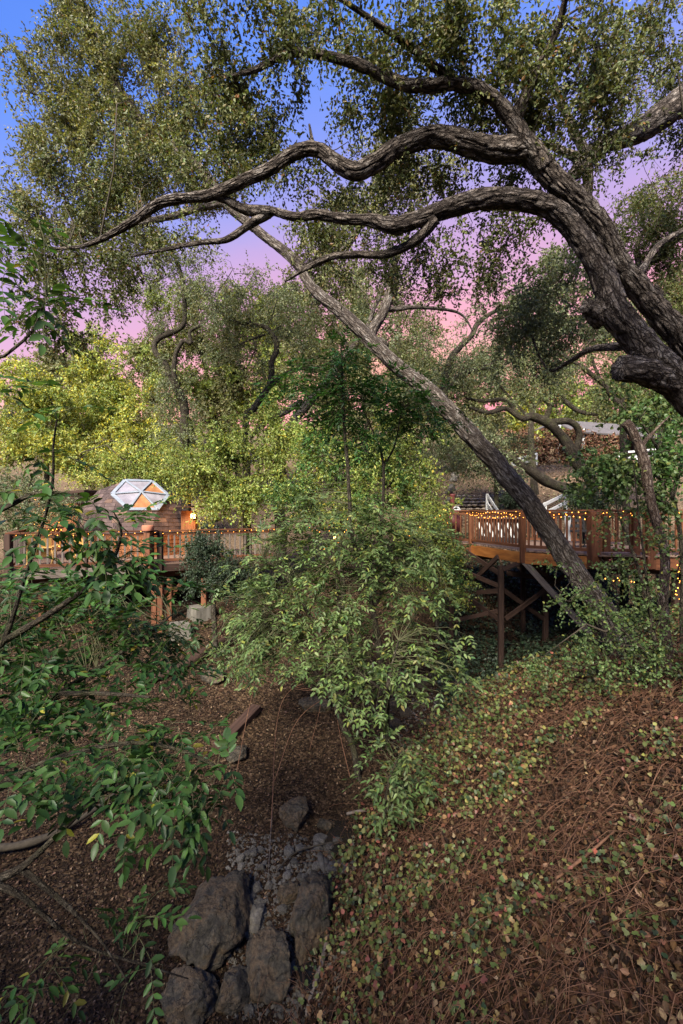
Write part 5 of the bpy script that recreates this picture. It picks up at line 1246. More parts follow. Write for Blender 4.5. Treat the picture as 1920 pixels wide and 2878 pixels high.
STAIRS = [stone('stair_stone', (1, 1, 1), 200+k, mat='stone_tan', sub=2, cuts=7) for k in range(6)]
def place(name, me, loc, scale, rot, parent):
    o = bpy.data.objects.new(name, me); COL.objects.link(o); o.parent = parent
    L = parent.location
    o.location = (loc[0]-L[0], loc[1]-L[1], loc[2]-L[2]); o.scale = scale; o.rotation_euler = rot
    return o
def steps():
    a, b = P(1322, 1428, 20.0), P(1352, 1348, 24.5)
    r = empty('stone_steps', (a[0], a[1], tz(a[0], a[1])), 'flight of rough tan stone steps climbing the hillside behind the bridge', 'steps')
    n = 11
    for k in range(n):
        t = k/(n-1)
        c = a+(b-a)*t
        w = 2.1-0.25*math.sin(t*3)
        st = empty('step', (0, 0, 0), None, None); st.parent = r
        x = -w/2
        while x < w/2:
            s = random.uniform(0.10, 0.22)
            o = place('stair_stone', random.choice(STAIRS), (c[0]+x+s, c[1]+random.uniform(-.03, .03), c[2]-0.05), (s*1.12, 0.26, 0.085), (0, 0, random.uniform(-.08, .08)), r)
            o.parent = st
            x += s*1.95
    return a, b
sa, sb = steps()
for k in range(16):
    t = k/15; c = sa+(sb-sa)*t
    side = 1.2 if k % 2 else -1.25
    x, y = c[0]+side+random.uniform(-.15, .15), c[1]+random.uniform(-.2, .2)
    s = random.uniform(0.14, 0.26)
    o = obj('edging_stone', random.choice(STONES)); o.location = (x, y, max(tz(x, y), c[2]-0.1)+s*0.4); o.scale = (s*1.2, s, s*0.8); o.rotation_euler = (random.random(), random.random(), random.random()*6)
    tag(o, 'rounded grey stone edging the hillside steps', 'stone', 'stones edging the steps')
for (px, py, Y, s, lab) in ((1320, 1352, 25, .42, 'large pale boulder at the top left of the steps'), (1345, 1346, 25.4, .36, 'pale blue grey boulder at the head of the steps')):
    q = P(px, py, Y); o = obj('boulder', random.choice(STONES)); o.location = (q[0], q[1], q[2]); o.scale = (s*1.3, s, s*.75); tag(o, lab, 'boulder')
def white_rail(label, pts, ztop=0.95):
    """white painted sloping handrail: posts and two rails along pts (world x,y,z of ground)"""
    r = empty('white_handrail', (float(pts[0][0]), float(pts[0][1]), float(pts[0][2])), label, 'handrail')
    for p in pts:
        beam('post', (p[0], p[1], p[2]-0.1), (p[0], p[1], p[2]+ztop), 0.1, 0.1, 'white', r, up=(0, 1, 0))
    for a, b in zip(pts[:-1], pts[1:]):
        for z in (ztop-0.06, ztop-0.42):
            beam('rail', (a[0], a[1]-0.06, a[2]+z), (b[0], b[1]-0.06, b[2]+z), 0.04, 0.13, 'white', r)
    return r
def dn(p, h=0.95): return (p[0], p[1], p[2]-h)
white_rail('white handrail sloping up the hillside right of the leaning oak', [dn(P(1505, 1428, 18)), dn(P(1532, 1412, 18.4)), dn(P(1590, 1384, 19.4))])
white_rail('white handrail leading down beside the stone steps', [dn(P(1369, 1388, 19.4)), dn(P(1398, 1432, 18.0))])
white_rail('white fence below the rust coloured vines on the hilltop', [dn(P(1440, 1292, 30)), dn(P(1470, 1285, 30)), dn(P(1508, 1275, 30.4))], 1.0)
white_rail('white fence half hidden by leaves right of the porch', [dn(P(1740, 1272, 30)), dn(P(1790, 1268, 30.5)), dn(P(1850, 1262, 31))], 1.0)
def porch():
    Y = 33.0
    b = P(1640, 1310, Y)
    h = empty('porch_house', (b[0], b[1], b[2]), 'low white posted porch with a grey roof on the hilltop', 'house')
    for px, py0, py1 in ((1572, 1310, 1192), (1640, 1312, 1205), (1748, 1310, 1212), (1510, 1312, 1225)):
        beam('porch_post', P(px, py0+8, Y), P(px, py1, Y), 0.14, 0.14, 'white', h, up=(0, 1, 0))
    roof = beam('roof', P(1580, 1196, Y+1.5), P(1830, 1214, Y+1.5), 4.2, 0.12, 'roof_grey', h, up=(0, -0.42, 1))
    # little gable over the entrance
    g0, g1, g2 = P(1546, 1197, Y-0.9), P(1560, 1187, Y-0.9), P(1576, 1198, Y-0.9)
    beam('gable_board', g0, g1, 0.08, 0.12, 'white', h); beam('gable_board', g1, g2, 0.08, 0.12, 'white', h)
    for a, c in ((g0, g1), (g1, g2)):
        m_ = bpy.data.meshes.new('gable_roof')
        v = [a+np.array([0, 0, .07]), c+np.array([0, 0, .07]), c+np.array([0, 2.6, .07]), a+np.array([0, 2.6, .07])]
        V = [tuple(x) for x in v]+[tuple(x+np.array([0, 0, .06])) for x in v]
        m_.from_pydata(V, [], [(3, 2, 1, 0), (4, 5, 6, 7), (0, 1, 5, 4), (1, 2, 6, 5), (2, 3, 7, 6), (3, 0, 4, 7)]); m_.update()
        part('gable_roof', m_, M['roof_grey'], h)
    beam('wall', P(1560, 1262, Y+2.2), P(1800, 1266, Y+2.2), 0.2, 2.6, 'wood_dark', h)
    beam('brace', P(1650, 1230, Y), P(1668, 1212, Y), 0.08, 0.12, 'white', h)
    beam('brace', P(1745, 1240, Y), P(1722, 1216, Y), 0.08, 0.12, 'white', h)
porch()

# ================================================================== compound leaved shrubs and saplings
def compound(blobs, anchor, pal, L=0.10, W=0.045, kind='oak', pairs=3, rach=0.26, seed=1, tw=0.006, group_of=3, droop=0.35, up=1.0, jit=0.2):
    """pinnate leaves on twigs that grow from the nearest stem point; blobs are (px,py,rx,ry,Y,dY,n)"""
    r = np.random.default_rng(seed)
    cs = []
    for (px, py, rx, ry, Y, dY, n) in blobs:
        d = np.clip(r.normal(size=(n, 3))*0.62, -1.5, 1.5)
        cs.append(P(px, py, Y)+d*np.array([rx/F*Y, dY, ry/F*Y]))
    c = np.vstack(cs); n = len(c)
    A = np.asarray(anchor)[:, :3]
    a = A[np.array([((q-A)**2).sum(1).argmin() for q in c])]
    t = np.array([0, 0.33, 0.7, 1.0])[None, :, None]
    path = a[:, None]*(1-t)+c[:, None]*t
    dist = np.linalg.norm(c-a, axis=1)
    bow = r.normal(size=(n, 1, 3))*0.12*dist[:, None, None]; bow[..., 2] += 0.12*dist[:, None]
    path = path+bow*4*t*(1-t)
    rad = np.clip(0.4*tw+tw*0.8*dist, 0.4*tw, 4*tw)[:, None]*np.array([1, .75, .55, .3])[None]
    tV, tQ = tubes(path, rad, 4)
    tdir = unit(path[:, 3]-path[:, 2])
    g = group_of; m = n*g
    so = np.repeat(c, g, 0)
    sd = unit(np.repeat(tdir, g, 0)*0.5+rdir(m, r)*np.array([1, 1, 0.45])+np.array([0, 0, 0.05]))
    rl = rach*(0.7+0.6*r.random(m))
    nn = unit(rdir(m, r)*0.45+np.array([0, 0, up]))
    side = unit(np.cross(sd, nn)); nn = np.cross(side, sd)
    sp = so[:, None]+sd[:, None]*(np.array([0, .5, 1.])[None, :, None]*rl[:, None, None]); sp[:, 1, 2] -= droop*rl*.25; sp[:, 2, 2] -= droop*rl
    sV, sQ = tubes(sp, np.array([[0.0022, 0.0018, 0.001]])*np.ones((m, 1)), 3)
    O, D, Nn, Ls = [], [], [], []
    for j in range(pairs):
        tt = 0.35+0.5*j/max(1, pairs-1)
        for s in (-1, 1):
            o = so+sd*(rl*tt)[:, None]; o[:, 2] -= droop*rl*tt*tt
            dd = unit(sd*0.62+side*s*0.8+r.normal(size=(m, 3))*0.14-np.array([0, 0, 0.16+0.3*droop]))
            O.append(o); D.append(dd); Nn.append(unit(nn+r.normal(size=(m, 3))*0.22)); Ls.append(L*(0.75+0.35*r.random(m)))
    o = so+sd*rl[:, None]; o[:, 2] -= droop*rl
    O.append(o); D.append(unit(sd-np.array([0, 0, 0.5*droop]))); Nn.append(unit(nn+r.normal(size=(m, 3))*0.2)); Ls.append(L*(0.95+0.3*r.random(m)))
    k = len(O)
    O = np.concatenate(O); D = np.concatenate(D); Nn = np.concatenate(Nn); Ls = np.concatenate(Ls)
    C = palette(len(O), pal, r, jit)*np.tile(np.clip(1+0.15*r.normal(size=(m, 1)), .6, 1.5), (k, 1))
    return dict(O=O, D=D, N=Nn, L=Ls, W=Ls*(W/L), C=C, twig=(np.vstack([tV, sV]), np.vstack([tQ, sQ+len(tV)])))
def sapling(name, label, cat, stems, comp, mat='stem_green', leafmat='leaf', group=None, kind='oak', big_leaves=0, base=None, bark='bark_far'):
    first = stems[0][0]
    root = empty(name, base or (float(first[0]), float(first[1]), float(first[2])), label, cat, group)
    anch = []
    for k, st in enumerate(stems):
        me, c = limb_mesh(name+'_stem', st, step=0.08, sides=8, seed=k+len(name), lump=0.06)
        part('stem', me, M[bark], root); anch.append(c)
    A = np.vstack(anch)
    cs = [compound(anchor=A, **c) for c in comp]
    tv, tq, off = [], [], 0
    for c in cs:
        v, q = c['twig']; tv.append(v); tq.append(q+off); off += len(v)
    part('twigs', mesh_np(name+'_twigs', np.vstack(tv), np.vstack(tq)), M[mat], root)
    O, D, Nn, Ls, W, C = (np.concatenate([c[k] for c in cs]) for k in ('O', 'D', 'N', 'L', 'W', 'C'))
    rest = np.ones(len(O), bool)
    if big_leaves:
        inside = (O[:, 1] > 0.3) & (np.abs(O[:, 0]/O[:, 1]) < 0.75) & (np.abs(O[:, 2]/O[:, 1]) < 1.12)
        score = np.where(inside, Ls/np.maximum(O[:, 1], .1), 0)
        pick = np.argsort(-score)[:big_leaves]; rest[pick] = False
        S = unit(np.cross(D, Nn)); N2 = np.cross(S, D)
        prof, fc = LEAF_KINDS['long']
        variants = []
        for v in range(7):
            cc = palette(1, ELDER, np.random.default_rng(300+v), 0.25)[0]
            pv = prof*np.array([1, 0.48, 1])
            me = mesh_np('leaf', pv, fc, np.repeat(cc[None], len(pv), 0)); me.materials.append(M[leafmat]); variants.append(me)
        L0 = root.location
        for i in pick:
            o = bpy.data.objects.new('leaf', variants[int(i) % 7]); COL.objects.link(o); o.parent = root
            m3 = Matrix((D[i], S[i], N2[i])).transposed().to_4x4()
            o.matrix_basis = Matrix.Translation((O[i][0]-L0[0], O[i][1]-L0[1], O[i][2]-L0[2])) @ m3 @ Matrix.Scale(float(Ls[i]), 4)
    v, f, c = leaves(O[rest], D[rest], Nn[rest], Ls[rest], W[rest], 'oak' if big_leaves else kind, C[rest])
    cr = part('crown', mesh_np(name+'_leaves', v, f, c, smooth_=True), M[leafmat], root)
    if big_leaves: cr['kind'] = 'stuff'
    return root
def gbase(px, py, **k):
    q = ground_hit(px, py, **k); return q
# --- two stemmed sapling in the centre
g = gbase(1092, 2080)
st1 = [np.append(g-np.array([0, 0, .15]), 0.06)]+px_limb([(1075, 1900, 8.6, 20), (1058, 1765, 8.5, 18), (1046, 1714, 8.5, 17), (1035, 1652, 8.4, 16), (1024, 1605, 8.4, 15), (1008, 1565, 8.4, 13), (988, 1500, 8.4, 12), (982, 1406, 8.4, 11), (972, 1270, 8.4, 10), (966, 1150, 8.4, 8), (962, 1040, 8.4, 5), (958, 960, 8.4, 3)])
st2 = px_limb([(1024, 1602, 8.4, 12), (1064, 1518, 8.5, 10), (1074, 1428, 8.6, 9), (1078, 1310, 8.7, 8), (1060, 1240, 8.7, 5), (1020, 1150, 8.7, 3)])
st3 = px_limb([(1078, 1310, 8.7, 6), (1110, 1250, 8.8, 5), (1130, 1150, 8.8, 3)])
st4 = px_limb([(1046, 1714, 8.5, 10), (1100, 1620, 8.3, 8), (1180, 1530, 8.2, 4)])
DEEP = [(5, 0.035, 0.095, 0.018), (3, 0.05, 0.13, 0.026), (2, 0.025, 0.07, 0.015)]
sapling('ash_sapling', 'two stemmed ash sapling rising through the centre with a deep green crown', 'sapling', [st1, st2, st3, st4],
        [dict(blobs=[(960, 1010, 60, 60, 8.4, .45, 34), (870, 1085, 80, 50, 8.4, .5, 34), (1040, 1100, 100, 55, 8.6, .5, 44), (950, 1165, 110, 50, 8.5, .5, 44), (1135, 1140, 85, 60, 8.8, .5, 40), (1190, 1190, 80, 45, 8.8, .5, 26), (1010, 1235, 100, 40, 8.6, .5, 22)], pal=DEEP, L=0.105, W=0.04, seed=301, rach=0.28),
         dict(blobs=[(1070, 1470, 110, 60, 8.3, .6, 46), (1010, 1540, 110, 60, 8.2, .6, 46), (1140, 1560, 100, 60, 8.2, .6, 40), (1090, 1650, 120, 60, 8.1, .6, 46), (1190, 1500, 80, 50, 8.4, .5, 26), (900, 1420, 100, 50, 8.6, .5, 30)], pal=ASH, L=0.10, W=0.043, seed=302)], group='young ash saplings')
# --- bush of several stems left of it
g2 = gbase(1010, 2195)
s1 = [np.append(g2-np.array([0, 0, .15]), 0.06)]+px_limb([(990, 2095, 8.2, 17), (965, 2045, 8.2, 16), (944, 1965, 8.2, 13), (955, 1860, 8.3, 14), (968, 1765, 8.3, 12), (950, 1690, 8.3, 9), (945, 1600, 8.3, 5)])
s2 = px_limb([(950, 1990, 8.2, 14), (880, 1880, 8.3, 11), (820, 1780, 8.4, 8), (740, 1700, 8.5, 5)])
s3 = px_limb([(955, 1890, 8.3, 10), (870, 1730, 8.5, 8), (800, 1620, 8.6, 5), (740, 1570, 8.7, 3)])
s4 = px_limb([(946, 1960, 8.2, 10), (1010, 1880, 8.0, 8), (1060, 1800, 7.9, 5)])
sapling('ash_sapling', 'crooked ash sapling spreading low to the left over the litter slope', 'sapling', [s1, s2, s3, s4],
        [dict(blobs=[(790, 1570, 110, 60, 8.8, .6, 50), (870, 1500, 120, 60, 8.7, .6, 50), (900, 1620, 130, 60, 8.5, .6, 60), (740, 1670, 90, 55, 8.8, .6, 36), (810, 1720, 140, 60, 8.5, .6, 60), (950, 1740, 120, 60, 8.3, .6, 50), (720, 1775, 70, 45, 8.7, .5, 20), (760, 1810, 130, 55, 8.4, .6, 44), (930, 1840, 110, 55, 8.2, .5, 40), (690, 1850, 70, 35, 8.7, .4, 14), (730, 1770, 90, 50, 8.7, .5, 26)], pal=ASH, L=0.10, W=0.043, seed=303)], group='young ash saplings')
g3 = gbase(1085, 2040)
s1 = [np.append(g3-np.array([0, 0, .1]), 0.05)]+px_limb([(1090, 1950, 7.6, 12), (1100, 1880, 7.6, 8), (1120, 1800, 7.6, 4)])
s2 = px_limb([(1090, 1950, 7.6, 10), (1020, 1900, 7.5, 7), (980, 1850, 7.5, 4)])
sapling('ash_sapling', 'yellowish green ash sapling beside the dark creek bed', 'sapling', [s1, s2],
        [dict(blobs=[(1000, 1890, 110, 55, 7.6, .5, 20), (1100, 1840, 120, 70, 7.7, .6, 26), (1010, 1960, 80, 45, 7.5, .4, 10), (1130, 1930, 100, 55, 7.6, .5, 16), (1230, 1870, 80, 60, 7.8, .5, 13), (1190, 1770, 80, 60, 8.0, .5, 18)], pal=ASH+LIME[2:3], L=0.10, W=0.045, seed=304)], group='young ash saplings')
g4 = gbase(1075, 2330)
s1 = [np.append(g4-np.array([0, 0, .1]), 0.03)]+px_limb([(1085, 2250, 6.6, 10), (1100, 2180, 6.6, 7), (1130, 2110, 6.6, 4)])
sapling('ash_seedling', 'low blue green seedling leaning over the creek stones', 'sapling', [s1],
        [dict(blobs=[(1120, 2150, 80, 50, 6.7, .4, 15), (1070, 2240, 60, 40, 6.5, .4, 8), (1150, 2190, 55, 35, 6.6, .3, 6), (1090, 2090, 55, 35, 6.9, .35, 7)], pal=ASH, L=0.10, W=0.042, seed=305)], group='young ash saplings')

# --- the big leaved shrub on the left, close to the camera
bz = tz(-3.3, 3.4)
def lw(*p): return [np.array(q, float) for q in p]
B0 = np.array([-3.4, 3.5, bz-0.1, 0.06])
stems = [[B0]+px_limb([(-60, 2250, 3.4, 36), (40, 2080, 3.6, 22), (170, 1950, 3.9, 16), (320, 1850, 4.1, 12), (430, 1770, 4.3, 8), (480, 1730, 4.4, 4)]),
         [B0]+px_limb([(-90, 2000, 3.4, 30), (10, 1800, 3.4, 16), (60, 1650, 3.3, 11), (140, 1400, 3.0, 8), (150, 1250, 2.9, 6), (160, 1180, 2.8, 5)]),
         px_limb([(-40, 2230, 3.3, 30), (110, 2150, 3.1, 19), (280, 2100, 3.1, 14), (420, 2090, 3.1, 10), (560, 2130, 3.1, 10), (640, 2180, 3.1, 5)]),
         px_limb([(-80, 2500, 3.0, 34), (60, 2440, 3.0, 20), (180, 2330, 3.0, 15), (260, 2250, 3.0, 14), (340, 2200, 3.0, 7)]),
         px_limb([(20, 1800, 3.4, 20), (180, 1700, 3.3, 16), (300, 1600, 3.2, 12), (340, 1500, 3.1, 8), (320, 1440, 3.0, 4)]),
         [B0+np.array([-.3, -.4, 0, 0])]+px_limb([(-140, 1500, 2.7, 30), (-60, 1050, 2.7, 16), (10, 1000, 2.7, 10), (90, 930, 2.7, 7), (130, 830, 2.7, 4)]),
         px_limb([(-70, 1460, 2.8, 30), (30, 1420, 2.8, 14), (90, 1390, 2.8, 13), (160, 1385, 2.85, 10), (220, 1395, 2.9, 6)]),
         px_limb([(170, 1950, 3.6, 14), (300, 1950, 3.4, 11), (420, 1960, 3.3, 7)]),
         px_limb([(-60, 2480, 2.9, 26), (60, 2520, 2.9, 15), (220, 2650, 3.0, 9), (400, 2710, 3.1, 6), (530, 2750, 3.2, 3)]),
         px_limb([(60, 2440, 3.0, 18), (180, 2540, 3.0, 12), (280, 2640, 3.0, 7), (360, 2760, 3.0, 4)])]
eb = [(80, 1720, 130, 60, 4.0, .5, 20), (260, 1725, 160, 55, 4.4, .5, 30), (180, 1790, 200, 60, 4.2, .6, 36), (400, 1765, 120, 55, 4.5, .5, 22), (90, 1880, 140, 70, 3.9, .5, 20), (320, 1860, 150, 55, 4.2, .5, 22), (460, 1850, 80, 40, 4.4, .4, 9), (60, 1970, 130, 50, 3.6, .4, 12), (250, 1960, 120, 50, 3.8, .4, 11), (60, 1640, 110, 50, 4.4, .5, 14), (230, 1660, 120, 40, 4.6, .5, 16),
      (100, 2040, 120, 70, 3.2, .4, 11), (300, 2080, 150, 60, 3.1, .35, 14), (470, 2110, 140, 60, 3.1, .35, 16), (560, 2200, 80, 60, 3.1, .3, 10), (400, 2230, 120, 60, 3.0, .3, 12), (220, 2190, 120, 60, 2.95, .35, 9),
      (270, 1480, 80, 50, 3.0, .3, 8), (330, 1560, 70, 40, 3.1, .3, 6), (210, 1430, 70, 35, 2.9, .2, 5), (150, 1545, 60, 40, 3.1, .3, 3), (400, 1640, 70, 35, 3.3, .3, 4), (130, 1300, 50, 40, 2.9, .2, 2),
      (40, 690, 70, 70, 2.7, .3, 4), (80, 830, 80, 60, 2.7, .3, 6), (20, 610, 40, 50, 2.7, .3, 2), (100, 1110, 60, 30, 2.7, .2, 3), (390, 2600, 70, 40, 3.2, .2, 3), (200, 2740, 90, 60, 3.0, .3, 6), (350, 2790, 80, 40, 3.0, .25, 3), (30, 1420, 50, 50, 3.0, .3, 3)]
sapling('elder_shrub', 'large leaved dark green shrub crowding the left foreground', 'shrub', stems, [dict(blobs=eb, pal=ELDER, L=0.086, W=0.038, kind='long', pairs=3, rach=0.25, seed=310, group_of=3, droop=0.3, tw=0.0035, up=1.6)],
        leafmat='leaf', kind='long', big_leaves=300, base=(-3.4, 3.5, float(bz)), bark='bark_far')

# ------------------------------------------------------------------ small leaved shrubs
bg('dark small leaved shrub growing in front of the dome deck posts', None, [[(600, 1700, 11.8, 24), (598, 1640, 11.8, 20), (590, 1580, 11.8, 12), (570, 1520, 11.8, 6)], [(598, 1650, 11.8, 14), (640, 1570, 11.8, 6)]],
   [(560, 1540, 60, 50, 11.8, .5), (610, 1590, 80, 60, 11.8, .6), (560, 1630, 60, 40, 11.6, .45), (660, 1600, 60, 50, 12, .5, .9), (690, 1660, 60, 50, 12, .4, .8), (600, 1510, 50, 30, 11.9, .4, .7)], DARKGREEN, seed=61, name='leafy_bush', cat='bush', leaf=(0.055, 0.034, 'diamond'), dens=55, slen=0.3, shoots=7, per=10, group='bushes about the clearing', leafmat='leaf_gloss')
bg('tangled thicket of small round leaves around the leaning oak base', None, [[(1840, 1990, 7.2, 12), (1842, 1850, 7.2, 11), (1820, 1700, 7.2, 10), (1780, 1560, 7.2, 8), (1740, 1450, 7.2, 5), (1725, 1380, 7.2, 3)], [(1838, 1800, 7.2, 9), (1815, 1600, 7.1, 8), (1795, 1450, 7.0, 5), (1780, 1300, 7, 3)], [(1838, 1850, 7.2, 8), (1720, 1740, 7.4, 6), (1650, 1640, 7.6, 3)], [(1835, 1780, 7.2, 7), (1890, 1650, 7, 5), (1930, 1520, 7, 3)]],
   [(1700, 1590, 80, 40, 7.4, .5, .8), (1780, 1640, 80, 50, 7.3, .5, .7), (1650, 1700, 80, 60, 7.6, .5, .7), (1740, 1740, 90, 60, 7.4, .5, .8), (1860, 1720, 80, 60, 7.2, .5, .6), (1650, 1820, 90, 50, 7.6, .5, .8), (1780, 1840, 100, 60, 7.3, .5, .8), (1880, 1860, 70, 60, 7.1, .5, .7), (1600, 1680, 50, 25, 8.0, .4, .6), (1730, 1480, 60, 60, 7.2, .4, .5), (1860, 1500, 70, 60, 7.0, .4, .6), (1580, 1580, 60, 14, 8.2, .3, .8), (1540, 1870, 90, 40, 8.0, .5, .8)], ASH, seed=62, name='thicket_shrub', cat='shrub', leaf=(0.055, 0.038, 'oak'), dens=28, slen=0.34, shoots=6, per=8, wf=1.0, group='bushes about the clearing', pal2=VINE)
bg('broad leaved green shrub filling the right edge above the bridge rail', None, [[(1915, 1560, 8.9, 13), (1895, 1420, 8.9, 12), (1860, 1280, 8.7, 10), (1800, 1180, 8.6, 6)], [(1880, 1420, 8.6, 16), (1780, 1340, 8.6, 10), (1700, 1300, 8.6, 5)], [(1890, 1400, 8.6, 16), (1930, 1250, 8.6, 8)]],
   [(1700, 1290, 80, 50, 8.6, .6, .9), (1760, 1350, 100, 60, 8.5, .6, .9), (1650, 1370, 60, 40, 8.8, .5, .8), (1860, 1320, 80, 80, 8.6, .6), (1850, 1200, 80, 70, 8.7, .6, .9), (1890, 1090, 60, 60, 8.8, .6, .9), (1780, 1160, 60, 40, 8.8, .5, .7), (1880, 1430, 60, 50, 8.4, .5, .8), (1740, 1080, 60, 30, 8.8, .4, .5)], ASH, seed=63, name='broadleaf_shrub', cat='shrub', leaf=(0.085, 0.062, 'oak'), dens=30, slen=0.4, shoots=6, per=7, wf=1.0, group='bushes about the clearing', pal2=GREEN)
bg('glossy dark bush in front of the white handrail behind the bridge', None, [[(1640, 1440, 14.5, 14), (1645, 1400, 14.5, 10), (1640, 1370, 14.5, 5)]], [(1640, 1400, 50, 35, 14.5, .5), (1690, 1410, 50, 30, 14.4, .5), (1610, 1415, 30, 20, 14.5, .4)], DARKGREEN, seed=64, name='leafy_bush', cat='bush', leaf=(0.06, 0.04, 'diamond'), dens=45, slen=0.3, wf=1.0, group='bushes about the clearing', leafmat='leaf_gloss')
bg('round evergreen bush between the steps and the leaning oak', None, [[(1435, 1440, 18, 12), (1436, 1415, 18, 9), (1434, 1395, 18, 4)]], [(1430, 1412, 45, 24, 18, .6), (1470, 1405, 35, 24, 17.8, .5), (1430, 1360, 50, 40, 18.5, .6, .6)], DARKGREEN, seed=65, name='leafy_bush', cat='bush', leaf=(0.075, 0.045, 'diamond'), dens=40, slen=0.3, wf=1.0, group='bushes about the clearing')
bg('small leaved tree screening the slope above the stone steps', None, [[(1395, 1400, 19, 12), (1390, 1340, 19, 9), (1370, 1290, 19, 5)], [(1390, 1340, 19, 6), (1310, 1315, 19, 3)]], [(1360, 1300, 70, 40, 19, .8), (1290, 1310, 60, 35, 19, .7, .9), (1420, 1270, 60, 50, 19, .8), (1250, 1260, 70, 40, 19.5, .8), (1400, 1340, 40, 30, 18.8, .5, .7), (1340, 1230, 70, 50, 19.5, .8)], OAK_GREY, seed=66, name='leafy_tree', leaf=(0.085, 0.045, 'diamond'), dens=16, wf=1.0)
bg('rust coloured vine mass smothering the white porch', None, [[(1600, 1315, 31.4, 14), (1598, 1270, 31.4, 10), (1590, 1230, 31.4, 5)], [(1598, 1280, 31.4, 7), (1700, 1250, 31.4, 4)], [(1598, 1290, 31.4, 7), (1500, 1270, 31.4, 4)]],
   [(1590, 1272, 60, 40, 31.3, .6, .8), (1530, 1265, 55, 50, 31.3, .6, .7), (1650, 1265, 55, 50, 31.3, .6, .7), (1480, 1275, 55, 40, 31.3, .6, .6), (1720, 1265, 60, 40, 31.3, .6, .6), (1620, 1222, 50, 25, 31.4, .5, .6), (1460, 1240, 50, 40, 31, .6, .6), (1560, 1225, 40, 20, 31.4, .5, .5)], RUST, seed=67, name='rust_vine', cat='vine', leaf=(0.16, 0.1, 'diamond'), dens=10, slen=0.5, wf=1.0, group=None, leafmat='leaf_dry')
def snag():
    q = P(1850, 1560, 8.0); z = tz(q[0], q[1])
    pts = [np.array([q[0]+.1, q[1], z-.2, .10])]+px_limb([(1870, 1600, 8.0, 24), (1850, 1490, 8.0, 23), (1832, 1420, 8.0, 24), (1815, 1340, 8.0, 26), (1800, 1270, 8.0, 27), (1782, 1225, 8.0, 27), (1757, 1190, 8.0, 28)])
    make_tree('dead_snag', 'broken dead trunk with a flat sawn top at the right', 'snag', (q[0], q[1], z), [pts, px_limb([(1800, 1255, 8.0, 16), (1840, 1210, 8.1, 8), (1880, 1170, 8.2, 4)])], None, mat='bark_snag', step=0.03, sides=28, bark=0.012, cell=(0.05, 0.3), lump=0.14)
snag()

# ================================================================== creek: boulders, stones, water
def boulder(label, px, py, wpx, hpx, seed, rot=0.0, sink=0.25, y0=2.0, mat='rock', depth=0.8, tilt=0.0):
    g = ground_hit(px, py, y0=y0)
    Yd = g[1]; dist = np.linalg.norm(g)
    w = wpx/F*Yd/2*1.08
    hgt = hpx/F*Yd/2*1.0
    me = stone('boulder', (w, hgt*1.05, min(w, hgt)*depth), seed, mat=mat, sub=5, cuts=9)
    o = obj('boulder', me)
    o.location = (g[0], g[1], g[2]+min(w, hgt)*depth*(0.5-sink)); o.rotation_euler = (tilt, 0, rot)
    return tag(o, label, 'boulder', 'large boulders in the creek')
boulder('tall pointed dark boulder on the left of the creek rubble', 600, 2612, 180, 270, 401, rot=-0.22, depth=0.8)
boulder('long upright boulder with a pale chip on the right of the creek rubble', 884, 2585, 104, 235, 402, rot=-0.12, depth=1.25)
boulder('blunt egg shaped boulder in front between the two tall ones', 757, 2745, 146, 160, 403, rot=0.1, depth=1.0)
boulder('brown boulder tucked under the egg shaped one at the bottom edge', 660, 2812, 112, 120, 404, rot=0.3)
boulder('rounded grey boulder in the bottom left of the rock group', 528, 2825, 155, 150, 405, rot=0.2)
boulder('reddish block shaped boulder standing alone up the litter slope', 828, 2295, 78, 112, 406, rot=0.05, depth=1.0)
boulder('flat brown rock lying under the crooked sapling', 890, 1988, 90, 60, 407)
boulder('dark pointed rock beside the fallen plank', 668, 2128, 52, 85, 408, rot=-0.6)
boulder('weathered boulder near the log below the dome deck', 598, 1910, 64, 58, 409)
boulder('squat grey rock wedged between the tall boulders', 716, 2590, 62, 78, 410, rot=0.2, mat='rock_grey')
boulder('angular tan rock at the upper edge of the rubble', 812, 2518, 66, 60, 411, mat='rock')
boulder('small reddish rock beside the creek pool', 912, 2325, 52, 36, 412)
q = ground_hit(908, 2500); 
chip = obj('stone_chip', stone('stone_chip', (0.045, 0.12, 0.03), 430, mat='rock_grey', sub=3)); chip.location = (q[0]-0.02, q[1], q[2]+0.36); chip.rotation_euler = (0.5, 0, 0.35)
tag(chip, 'pale flat stone chip resting on the long upright boulder', 'stone')
r5 = np.random.default_rng(55)
STN = [stone('stone', (1, 1, 1), 500+k, mat='rock_grey', sub=3, cuts=7) for k in range(8)]+[stone('stone', (1, 1, 1), 520+k, mat='rock', sub=3, cuts=7) for k in range(5)]
def stones(n, xr, yr, sr, label, group, dark=False):
    for k in range(n):
        px, py = r5.uniform(*xr), r5.uniform(*yr)
        g = ground_hit(px, py)
        s = r5.uniform(*sr)/2/F*g[1]
        o = obj('stone', STN[int(r5.integers(0, 8))] if not dark else STN[int(r5.integers(8, 13))]); o.location = (g[0], g[1], g[2]+s*0.25)
        o.scale = (s*r5.uniform(.8, 1.3), s*r5.uniform(.8, 1.2), s*r5.uniform(.55, .9)); o.rotation_euler = (r5.uniform(-.4, .4), r5.uniform(-.4, .4), r5.uniform(0, 6.3))
        tag(o, label, 'stone', group)
stones(40, (665, 910), (2385, 2640), (14, 40), 'small angular grey stone in the rubble between the tall creek boulders', 'small stones in the creek rubble')
stones(16, (880, 1000), (2360, 2480), (18, 44), 'small stone along the dark creek pool', 'stones by the creek pool')
stones(34, (1080, 1330), (1900, 2060), (18, 46), 'dark wet stone in the creek bed under the saplings', 'dark stones up the creek bed', True)
stones(14, (700, 880), (2780, 2870), (18, 40), 'small stone in the shadow at the bottom of the creek', 'stones at the bottom edge')
